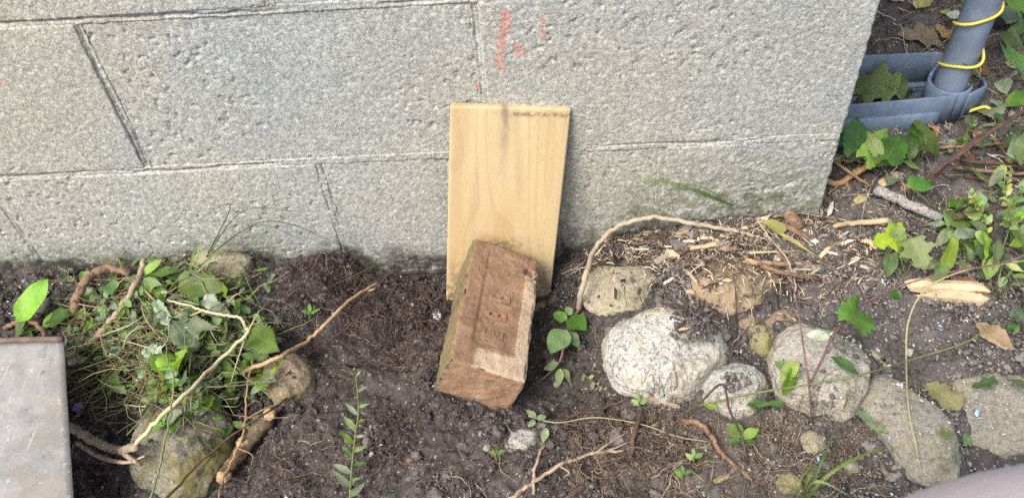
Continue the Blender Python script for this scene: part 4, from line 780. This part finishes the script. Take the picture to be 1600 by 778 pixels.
vine('thin green stem crossing low over both white and grey stones', [(1090,634,.012),(1130,625,.02),(1180,614,.03),(1265,600,.03),(1350,584,.03),(1430,560,.03),(1510,534,.03),(1560,500,.03)], .0012, .0008, B_GREEN, [((1246,588,.03),(1210,560,.045),.55,'toothed',L_MID),((1240,575,.035),(1226,622,.03),.45,'toothed',L_MID),((1222,634,.02),(1168,630,.018),.32,'rag',L_MID),((1300,560,.035),(1350,585,.03),.34,'toothed',L_MID),((1246,565,.04),(1215,600,.035),.4,'toothed',L_BRI)])
vine('dark forked stem rising over the small whitish stone', [(1168,720,.004),(1158,680,.02),(1140,640,.045),(1128,600,.05),(1095,628,.04),(1060,655,.02),(1030,690,.01)], .0013, .001, B_DARK, [((1120,640,.03),(1098,628,.03),.5,'oval',L_BRI)])
plant('clover_sprout', 'small bright leafy sprout in front of the small whitish stone', 'sprout', (1160, 690), [[(1160,692,0),(1150,675,.015)], [(1160,692,0),(1172,678,.015)]], [((1155,684,.012),(1136,660,.02),.6,'oval',L_BRI),((1157,684,.014),(1148,656,.022),.6,'oval',L_BRI),((1160,685,.014),(1185,668,.02),.6,'oval',L_BRI),((1158,688,.012),(1134,688,.012),.45,'lance',L_MID),((1163,688,.014),(1182,690,.012),.6,'oval',L_MID)])
for lab, nm, a, b, w, kd, mt in [('dusty grey green leaf lying flat on the long flat grey stone','fallen_leaf',(1350,642,.004),(1388,674,.004),.85,'heart',L_GRY),('yellow green crumpled leaf between the two flat stones at right','fallen_leaf',(1500,640,.012),(1448,596,.02),.6,'rag',L_YEL),
  ('small round green leaf on the edge of the long flat stone','fallen_leaf',(1484,686,.006),(1472,668,.006),.95,'oval',L_MID),('tiny heart shaped leaf between the flat stones','fallen_leaf',(1512,694,.006),(1508,676,.006),.95,'heart',L_MID),('dark green leaf on the wide flat pale stone','fallen_leaf',(1556,594,.02),(1518,604,.02),.45,'lobed',L_DRK),
  ('dark pointed leaf at the right edge on the wide flat stone','fallen_leaf',(1612,606,.02),(1575,590,.02),.4,'lance',L_DRK),('brown curled dead leaf on the soil near the right edge','dead_leaf',(1582,546,.008),(1525,500,.012),.45,'rag',L_DEAD),('brown dead leaf resting behind the split wood','dead_leaf',(1490,440,.014),(1548,452,.016),.5,'rag',L_DEAD),
  ('orange brown dead leaf at the top behind the wall corner','dead_leaf',(1465,62,.012),(1405,50,.012),.75,'lobed',L_DEAD),('ragged brown dead leaf right of the orange brown one','dead_leaf',(1462,40,.014),(1490,62,.012),.6,'rag',L_DEAD),('whitish torn leaf scrap in the cut weeds','leaf_scrap',(328,482,.07),(326,458,.075),.8,'rag',L_PAL),('small pale leaf sitting at the wall foot among straw','dead_leaf',(1228,362,.012),(1196,343,.016),.6,'oval',L_STRAW)]:
    A_ = at(*a); o = obj(nm, leafgeo(A_, at(*b), w, kd, .15, .1, (0, -.1), int(a[0])), mt, loc=A_); tag(o, lab, 'leaf')
vine('small creeping plant with oval leaves at the end of the arching vine', [(905,484,.01),(892,500,.02),(882,535,.025),(874,565,.015),(850,590,.004),(832,600,.002)], .0018, .0012, B_PURP, [((886,500,.025),(864,488,.03),.7,'oval',L_MID),((892,496,.025),(912,512,.03),.7,'oval',L_MID),((884,516,.028),(860,548,.03),.75,'oval',L_MID),((886,518,.026),(905,540,.02),.6,'oval',L_DRK),((874,568,.02),(848,576,.015),.5,'oval',L_GRY),((876,575,.02),(872,602,.012),.5,'oval',L_MID),((880,575,.018),(892,598,.01),.45,'lance',L_BRI),((893,492,.025),(884,478,.03),.7,'oval',L_MID)], name='creeper', cat='plant')
sprig('sapling', 'upright narrow leaved green sapling in the bare soil, bottom left of centre', 'sapling', [(546,790,0),(549,740,.03),(554,690,.06),(560,640,.09),(556,588,.12)], 17, 40, .3, [L_MID, L_MID, L_GRY], r=.0013, seed=8, kind='lance', t0=.08, taper=.55)
vine('thin trailing stem with small leaves on the soil below the brick', [(826,650,.01),(870,660,.012),(930,652,.014),(1000,662,.012),(1060,682,.01),(1110,690,.006)], .0006, .0005, B_YEL, [((838,652,.012),(822,640,.015),.5,'oval',L_GRY),((838,654,.012),(854,650,.015),.6,'oval',L_GRY),((854,668,.012),(848,692,.01),.5,'lance',L_GRY),((836,656,.012),(826,666,.01),.5,'oval',L_GRY)], name='creeper', cat='plant')
sprig('sprig', 'tiny leaved sprig at the left foot of the large pale granite stone', 'sprig', [(905,578,.004),(925,595,.01),(940,605,.012),(958,618,.006)], 8, 15, .5, L_GRY, r=.0006, seed=12)
for lab, pts in [('small green shoot on the soil at the bottom near the grass tuft', (1068,752)), ('tiny bright seedling on the bare soil left of the pale flat stone', (776,720)), ('small light leaved shoot in the soil under the long tan stick', (485,500)), ('pair of slim leaves below the large pale granite stone', (1000,640)), ('leafy shoot below the whitish stone near the bent root', (1085,725))]:
    a, b = pts; plant('shoot', lab, 'sprout', (a, b), [[(a,b,0),(a-2,b-12,.015)]], [((a,b-8,.01),(a-14,b-16,.016),.5,'oval',L_BRI),((a,b-10,.012),(a+14,b-18,.016),.5,'oval',L_MID),((a-1,b-12,.014),(a-2,b-26,.02),.45,'oval',L_MID)])
# grass
def tuft(name, label, root, tips, mat=L_GRA, wid=.0035, lift=.05, cat='grass', group=None):
    o = thing(name, label, cat, at(*root, 0), group)
    for (mx, my, tx, ty) in tips:
        P = spline([at(root[0], root[1], .001, wall=True), at(mx, my, lift, wall=True), at(tx, ty, lift*.8, wall=True)], 6); n = len(P); T = np.gradient(P, axis=0); V = []; U = []
        for i in range(n):
            t = i/(n-1); d = T[i]/np.linalg.norm(T[i]); s_ = np.cross(d, np.array([.3, -.4, .85])); s_ /= np.linalg.norm(s_); w = wid*(1-t**2.2)*(.6+.4*min(1, t*4))+.0002
            for q in (-1, 0, 1): V.append(P[i]+s_*q*w*.5+np.array([0, 0, -.25*w*(1-abs(q))])); U.append((t, q, 0))
        obj('blade', (np.array(V), [(i*3+j, i*3+j+1, i*3+j+4, i*3+j+3) for i in range(n-1) for j in range(2)], {'luv': np.array(U)}), mat, o)
    return o
tuft('grass_tuft', 'green grass tuft with long blades at the bottom edge, right of centre', (1250, 790), [(1280,730,1312,650),(1310,730,1392,694),(1262,750,1275,718),(1290,745,1345,712),(1245,760,1268,725),(1275,752,1330,775)], wid=.0042)
tuft('grass_tuft', 'thin arching grass blades against the wall above the cut weeds', (322, 402), [(380,330,470,330),(420,345,545,388),(360,320,300,350),(400,352,480,378),(340,372,372,345)], L_DRK, .0012, .05)
tuft('grass_tuft', 'grass blades sprouting beside the yellowish stone at the wall', (296, 438), [(310,400,330,378),(325,405,360,385),(300,405,312,375),(318,415,338,392)], wid=.003, lift=.05)
tuft('grass_tuft', 'wilted green grass plastered to the wall right of the board', (1146, 322), [(1095,292,1040,286),(1100,300,1062,288),(1085,296,1032,296),(1110,308,1080,298),(1040,282,992,286),(1045,284,1000,294),(1050,288,1006,281)], L_MID, .0010, .004)
tuft('flattened_grass', 'yellow green flat blade slanting through the mulch at the wall corner', (1182, 342), [(1225,368,1282,404)], L_STRAW, .007, .014)
tuft('flattened_grass', 'yellow green straw lying flat across the mulch', (1138, 396), [(1190,394,1252,392)], L_STRAW, .003, .012)
tuft('grass_tuft', 'fine grass at the right edge over the split wood', (1555, 470), [(1575,430,1605,400),(1545,430,1530,395),(1580,445,1620,440),(1560,440,1568,405)], L_GRA, .003, .05)
tuft('grass_tuft', 'thin grass leaves below the bent root at bottom right', (1105, 770), [(1112,740,1118,700),(1098,750,1075,732),(1120,750,1140,738)], L_STRAW, .002, .03)

# ------------------------------------------------------------------ pile of cut weeds
pile = thing('weed_pile', 'tangled pile of cut green weeds and stems heaped left of the tan stick', 'weeds', at(240, 560, 0)); rg = np.random.default_rng(77)
def heapz(px, py): return .052*math.exp(-(((px-255)/135)**2+((py-505)/95)**2))
SPEC = [((222,432),(252,402),.4,'lance',L_BRI),((222,434),(192,438),.4,'lance',L_MID),((224,436),(254,446),.4,'lance',L_MID),((222,436),(226,464),.4,'lance',L_BRI),((224,430),(278,420),.55,'oval',L_MID),((282,440),(352,450),.6,'toothed',L_MID),((258,425),(290,432),.7,'oval',L_DRK),
 ((245,470),(262,506),.45,'rag',L_PAL),((232,545),(252,565),.5,'rag',L_PAL),((270,500),(300,540),.5,'rag',L_GRY),((395,520),(430,545),.6,'toothed',L_MID),((400,560),(425,535),.6,'toothed',L_MID),((402,535),(440,528),.5,'toothed',L_GRY),((362,590),(340,560),.55,'oval',L_MID),((275,575),(260,590),.8,'oval',L_PAL),((345,578),(372,582),.6,'rag',L_MID),((282,640),(262,660),.9,'oval',L_GRY),((330,470),(350,500),.5,'rag',L_GRY)]
for (a, b, w, kd, mt) in SPEC:
    z = heapz(*a)+.012; put_leaf(pile, at(a[0], a[1], z), at(b[0], b[1], z+rg.normal(0, .004)), w, kd, mt)
for i in range(290):
    px, py = rg.normal(262, 80), rg.normal(515, 58)
    if px < 105 or px > 425 or py < 412 or py > 655 or (py > 600 and px < 215): continue
    a = rg.uniform(0, 6.28); L = rg.uniform(12, 34); z = heapz(px, py)*rg.uniform(.2, 1.1)+.006
    put_leaf(pile, at(px, py, z), at(px+L*math.cos(a), py+L*.8*math.sin(a), max(.004, z+rg.normal(0, .008))), rg.uniform(.3, .65), ('rag', 'oval', 'lance', 'toothed', 'rag')[i % 5], (L_GRY, L_MID, L_DRK, L_BRI, L_MID, L_MID, L_PAL, L_BRI)[int(rg.integers(8))], .35, rg.uniform(-.2, .4))
for i in range(46):
    px, py = rg.normal(245, 75), rg.normal(500, 45)
    if px < 100 or px > 430 or py < 415: continue
    a = rg.uniform(0, 6.28); L = rg.uniform(40, 120); z = heapz(px, py)+rg.uniform(.0, .02); c_ = rg.normal(0, 14)
    q = [(px-L*.5*math.cos(a), py-L*.35*math.sin(a), max(.004, z-.02)), (px+c_, py+c_*.5, z+.006), (px+L*.5*math.cos(a), py+L*.35*math.sin(a), max(.004, z-.014))]
    obj('stem', tube(P3(q, 5), rg.uniform(.0007, .0016), .0006, 5, .1), (B_GREEN, B_YEL, B_ROOT, B_GREEN, B_GREY)[i % 5], pile)
def strands_pile(n, seed, sx, sy, L0):
    rg2 = np.random.default_rng(seed); V = []; F_ = []; m0 = 0
    for i in range(n):
        px, py = rg2.normal(235, sx), rg2.normal(520, sy)
        if not (100 < px < 430 and 412 < py < 640): continue
        z = heapz(px, py)*rg2.uniform(.1, 1.1)+.004; p = at(px, py, z); th = rg2.uniform(0, 6.28); L = L0*rg2.lognormal(0, .4); Q = [p]
        for j in range(6): th += rg2.normal(0, .35); Q.append(Q[-1]+np.array([math.cos(th)*L/6, math.sin(th)*L/6*.8, rg2.normal(0, .0035)]))
        v, f = tube(Q, .0006*rg2.lognormal(0, .3), .0004, 3, 0, False); V.append(v); F_ += [tuple(k+m0 for k in x) for x in f]; m0 += len(v)
    return np.vstack(V), F_
for i in range(34):
    px, py = rg.uniform(225, 365), rg.uniform(598, 705); a = rg.uniform(0, 6.28); L = rg.uniform(14, 34); z = rg.uniform(.004, .02)
    put_leaf(pile, at(px, py, z), at(px+L*math.cos(a), py+L*.8*math.sin(a), z), rg.uniform(.3, .6), ('rag', 'oval', 'lance', 'toothed')[i % 4], (L_MID, L_GRY, L_BRI, L_MID, L_GRY)[i % 5], .3, rg.uniform(-.2, .3))
for i in range(22):
    px, py = rg.uniform(210, 390), rg.uniform(560, 690); a = rg.uniform(0, 6.28); L = rg.uniform(40, 100); z = rg.uniform(.006, .025)
    obj('stem', tube(P3([(px-L*.5*math.cos(a), py-L*.4*math.sin(a), z), (px+rg.normal(0, 8), py, z+.006), (px+L*.5*math.cos(a), py+L*.4*math.sin(a), z)], 5), rg.uniform(.0005, .001), .0004, 5, .1), (B_GREEN, B_YEL, B_ROOT, B_DARK)[i % 4], pile)
SCR = []
for i in range(900):
    px, py = rg.normal(262, 85), rg.normal(520, 66)
    if px < 100 or px > 435 or py < 405 or py > 720 or (py > 600 and px < 205): continue
    a = rg.uniform(0, 6.28); L = rg.uniform(7, 22); z = heapz(px, py)*rg.uniform(.3, 1.2)+.006; A_ = at(px, py, z)
    SCR.append((i % 3, leafgeo(A_, A_+np.array([math.cos(a), math.sin(a), rg.normal(0, .35)])*L/1300, rg.uniform(.25, .6), ('oval', 'lance', 'rag')[i % 3], .35, rg.uniform(-.3, .5), (rg.normal(0, .5), rg.normal(-.2, .5)), 4000+i)))
for q, mt in ((0, L_MID), (1, L_BRI), (2, L_GRY)): tag(obj('leaf_scraps', join([g_ for k_, g_ in SCR if k_ == q]), mt, pile), kind='stuff')
tag(obj('grass_tangle', strands_pile(300, 5, 70, 45, .07), m_stick('green_thread', (.08, .12, .04), (.22, .27, .1), 60, isl=.4), pile), kind='stuff')
tag(obj('root_tangle', strands_pile(650, 6, 70, 60, .055), m_stick('brown_thread', (.14, .09, .06), (.38, .3, .2), 60, isl=.4), pile), kind='stuff')
plant('broadleaf_seedling', 'glossy broad leaved seedling above the metal plate near the left edge', 'seedling', (48, 520), [[(48,525,0),(44,510,.02),(36,500,.03)], [(48,525,0),(70,508,.02)]], [((30,502,.032),(68,436,.05),.5,'oval',L_BRI),((40,500,.03),(20,528,.02),.6,'oval',L_MID),((68,508,.022),(112,484,.03),.5,'oval',L_MID),((110,492,.03),(62,500,.026),.5,'oval',L_DRK),((42,512,.02),(46,540,.01),.5,'oval',L_MID)])
o = thing('violet_flower', 'tiny purple flower in the shade beside the metal plate', 'flower', at(122, 640)); MV = m_leaf('violet_petal', (.22, .12, .42), (.34, .2, .58), (.5, .4, .7))
c = at(122, 636, .02); obj('stem', tube([at(126, 648, 0), c], .0006, .0005, 5), B_GREEN, o)
for i in range(5): put_leaf(o, c, c+np.array([math.cos(i*1.257), math.sin(i*1.257), .15])*.0075, .8, 'oval', MV, .1, .2, (0, 0), 'petal')

# ------------------------------------------------------------------ litter leaves behind the corner
rg = np.random.default_rng(91)
for i in range(60):
    px, py = rg.uniform(1335, 1600), rg.uniform(-10, 330)
    if px < 1385-.29*py+14 or (1340 < px < 1545 and 70 < py < 195): continue
    a = rg.uniform(0, 6.28); L = rg.uniform(16, 44); A_ = at(px, py, .006)
    o = obj('dead_leaf', leafgeo(A_, at(px+L*math.cos(a), py+L*.6*math.sin(a), .01), rg.uniform(.35, .7), ('rag', 'toothed', 'lance')[i % 3], .3, rg.uniform(-.2, .3), (rg.normal(0, .3), rg.normal(0, .3)), 500+i), (L_DEAD, L_DEAD, L_STRAW, L_GRY)[int(rg.integers(4))], loc=A_)
    tag(o, 'withered leaf in the litter behind the wall corner', 'leaf', 'withered leaves behind the wall corner')

# ------------------------------------------------------------------ grey pipe, yellow cord, plastic channel
M_PVC = m_plain('grey_plastic', (.18, .245, .34), .42, .12, .2, 25)
M_PIPE = m_plain('grey_pipe', (.205, .26, .36), .4, .1, .16, 18); M_CORD = m_plain('yellow_cord', (.72, .64, .10), .5, .2, .12, 90)
pb = onz(1488, 120, .085); pb[2] = float(H(pb[0], pb[1]))-.01; pt = onz(1536, 4, .20); ax_ = pt-pb; ax_ /= np.linalg.norm(ax_); PR = .0208
E1 = np.cross(ax_, [0, 1, 0]); E1 /= np.linalg.norm(E1); E2 = np.cross(ax_, E1)
def pipe_geo(r_o, r_i, L, k=48):
    V = []; hs = np.linspace(0, L, 12)
    for r, hh in ((r_o, hs), (r_i, hs[::-1])):
        for h in hh:
            for j in range(k): th = 2*math.pi*j/k; V.append(pb+ax_*h+r*(math.cos(th)*E1+math.sin(th)*E2))
    n = 24; F_ = [((i*k+j), (i*k+(j+1) % k), ((i+1) % n)*k+(j+1) % k, ((i+1) % n)*k+j) for i in range(n) for j in range(k)]
    return np.array(V), F_
tag(obj('downpipe', pipe_geo(PR, PR-.003, .62), M_PIPE, loc=pb), 'upright blue grey plastic pipe standing in the channel at top right', 'pipe')
cp = []
for i in range(330):
    t = i/329; h = -.005+.50*t; th = -2.1+t*2*math.pi*7.6; rr = PR+.0026+.006*max(0, math.sin(t*61+1))**3; h += .006*math.sin(t*43)
    cp.append(pb+ax_*h+rr*(math.cos(th)*E1+math.sin(th)*E2))
tail = spline([pb+np.array([.03, -.012, .012]), pb+np.array([.055, -.012, .02]), pb+np.array([.066, -.02, .01]), pb+np.array([.06, -.03, .004])], 8)
cord = thing('cord', 'bright yellow cord wound loosely round the upright grey pipe', 'cord', pb); obj('winding', tube(cp, .0020, .0020, 8, 0), M_CORD, cord); obj('loose_end', tube(tail, .0020, .0020, 8, 0), M_CORD, cord)
chan = thing('plastic_channel', 'blue grey plastic channel tray lying on the ground around the pipe base', 'tray', at(1420, 185, 0)); zt = float(chan.location.z)+.047
def ribbon(pts, z0, z1, th=.0035, close=False):
    P = np.array(pts, float); T = np.gradient(P, axis=0); T /= np.linalg.norm(T, axis=1)[:, None]; N = np.stack([-T[:, 1], T[:, 0]], -1)*th*.5; V = []
    for p, n in zip(P, N):
        for z, s_ in ((z0, 1), (z1-.0008, 1), (z1, .6), (z1, -.6), (z1-.0008, -1), (z0, -1)): V.append((p[0]+n[0]*s_, p[1]+n[1]*s_, z))
    k = 6; n = len(P); F_ = [(i*k+j, i*k+(j+1) % k, (i+1)*k+(j+1) % k, (i+1)*k+j) for i in range(n-1) for j in range(k)]+[tuple(range(k-1, -1, -1)), tuple((n-1)*k+j for j in range(k))]
    return np.array(V), F_
fl = onz(1310, 166, zt)[:2]; fr_ = onz(1497, 149, zt)[:2]; bl = onz(1335, 90, zt)[:2]; br = onz(1462, 84, zt)[:2]; fl = fr_+(fl-fr_)*1.15; bl = br+(bl-br)*1.1
front = [fl+(fr_-fl)*t for t in np.linspace(0, .97, 14)]+[fr_+np.array([.004, .004]), fr_+np.array([.003, .014])]
cx2 = pb[:2]; cup = [cx2+(PR+.006)*np.array([math.cos(a), math.sin(a)]) for a in np.linspace(-.35, -math.pi-.55, 20)]
obj('front_wall', ribbon(front+cup[:1], zt-.055, zt), M_PVC, chan); obj('pipe_cup', ribbon(cup, zt-.055, zt+.001), M_PVC, chan)
obj('back_wall', ribbon([cup[-1], br+np.array([.006, -.012]), br]+[br+(bl-br)*t for t in np.linspace(.04, 1, 12)], zt-.055, zt+.002), M_PVC, chan)
off = np.array([.0, -.0045]); obj('ledge', ribbon([p+off for p in front[:13]], zt-.058, zt-.022, .007), M_PVC, chan)
rod = [np.array([*(bl+(br-bl)*.25+np.array([0, -.035])), zt-.028]), np.array([*(br+np.array([-.006, -.035])), zt-.026])]; obj('rib', tube([rod[0], (rod[0]+rod[1])/2, rod[1]], .0045, .0045, 10, 0), M_PVC, chan)
w0 = onz(1512, 150, zt-.01)[:2]; w1 = onz(1540, 136, zt-.01)[:2]; obj('end_wing', ribbon([w0+(w1-w0)*t for t in np.linspace(0, 1, 6)]+[w1+np.array([.004, .02])], zt-.055, zt-.008, .004), M_PVC, chan)
fv = np.array([[*fl, zt-.05], [*fr_, zt-.05], [*br, zt-.05], [*bl, zt-.05]]); fv2 = fv-[0, 0, .004]
obj('tray_floor', (np.vstack([fv, fv2]), [(0, 1, 2, 3), (7, 6, 5, 4), (0, 4, 5, 1), (1, 5, 6, 2), (2, 6, 7, 3), (3, 7, 4, 0)]), M_PVC, chan, smooth=False)

# ------------------------------------------------------------------ metal plate, rounded object
zp = .035; c1 = onz(99, 531, zp); c2 = onz(114, 778, zp-.005); c2 = c1+(c2-c1)*1.25; left = onz(0, 537, zp)-c1; left = left/np.linalg.norm(left)*.17
plate = thing('metal_plate', 'scuffed flat grey metal plate with a rolled top edge at the lower left corner', 'metal plate', c1-np.array([0, 0, .04]))
V = []; nu, nv_ = 24, 30
for side in (0, 1):
    for i in range(nv_):
        for j in range(nu):
            u, v = j/(nu-1), i/(nv_-1); p = c1+left*u+(c2-c1)*v; p = p+np.array([0, 0, .010*math.sin(u*math.pi)*(.4+.6*v)+.0006*float(vn(u*7, v*7, 0, 3))-.0022*side])
            if u < .03 and v < .02: p = p+(c2-c1)/np.linalg.norm(c2-c1)*.002
            V.append(p)
nn_ = nu*nv_; F_ = []
for i in range(nv_-1):
    for j in range(nu-1):
        a = i*nu+j; F_ += [(a, a+1, a+nu+1, a+nu), (nn_+a, nn_+a+nu, nn_+a+nu+1, nn_+a+1)]
lp = [j for j in range(nu)]+[i*nu+nu-1 for i in range(1, nv_)]+[(nv_-1)*nu+j for j in range(nu-2, -1, -1)]+[i*nu for i in range(nv_-2, 0, -1)]
for a, b in zip(lp, lp[1:]+lp[:1]): F_.append((a, nn_+a, nn_+b, b))
obj('sheet', (np.array(V), F_), m_plain('scuffed_metal', (.40, .40, .405), .5, .2, .14, 22, .45, True), plate)
rim = [c1+left*u+np.array([0, 0, .010*math.sin(u*math.pi)*.4+.002]) for u in np.linspace(-.005, 1, 20)]
obj('rolled_edge', tube(rim, .0036, .0036, 9, .08), m_plain('rusty_edge', (.17, .125, .10), .8, .4, .25, 60), plate)
oc = CAM+ray(1765, 1302)/np.linalg.norm(ray(1765, 1302))*.46; R_ = .165
V = []; prof = [(0.0005, R_*1.0)]+[(R_*math.sin(a), R_*math.cos(a)) for a in np.linspace(.1, 1.5, 16)]+[(R_*1.0, -.05), (R_*.95, -.15), (R_*.9, -float(oc[2])-.02)]
for r, z in prof:
    for j in range(48): th = 2*math.pi*j/48; V.append(oc+np.array([r*math.cos(th), r*.8*math.sin(th), z]))
F_ = [(i*48+j, i*48+(j+1) % 48, (i+1)*48+(j+1) % 48, (i+1)*48+j) for i in range(len(prof)-1) for j in range(48)]
tag(obj('rounded_object', (np.array(V)[:, :], [f[::-1] for f in F_]), m_plain('mauve_cloth', (.52, .455, .46), .9, .3, .08, 12)), 'smooth out of focus pinkish grey rounded shape at the bottom right corner', 'rounded object')
print('LEAVES', NLEAF[0], 'SCRIPT DONE')
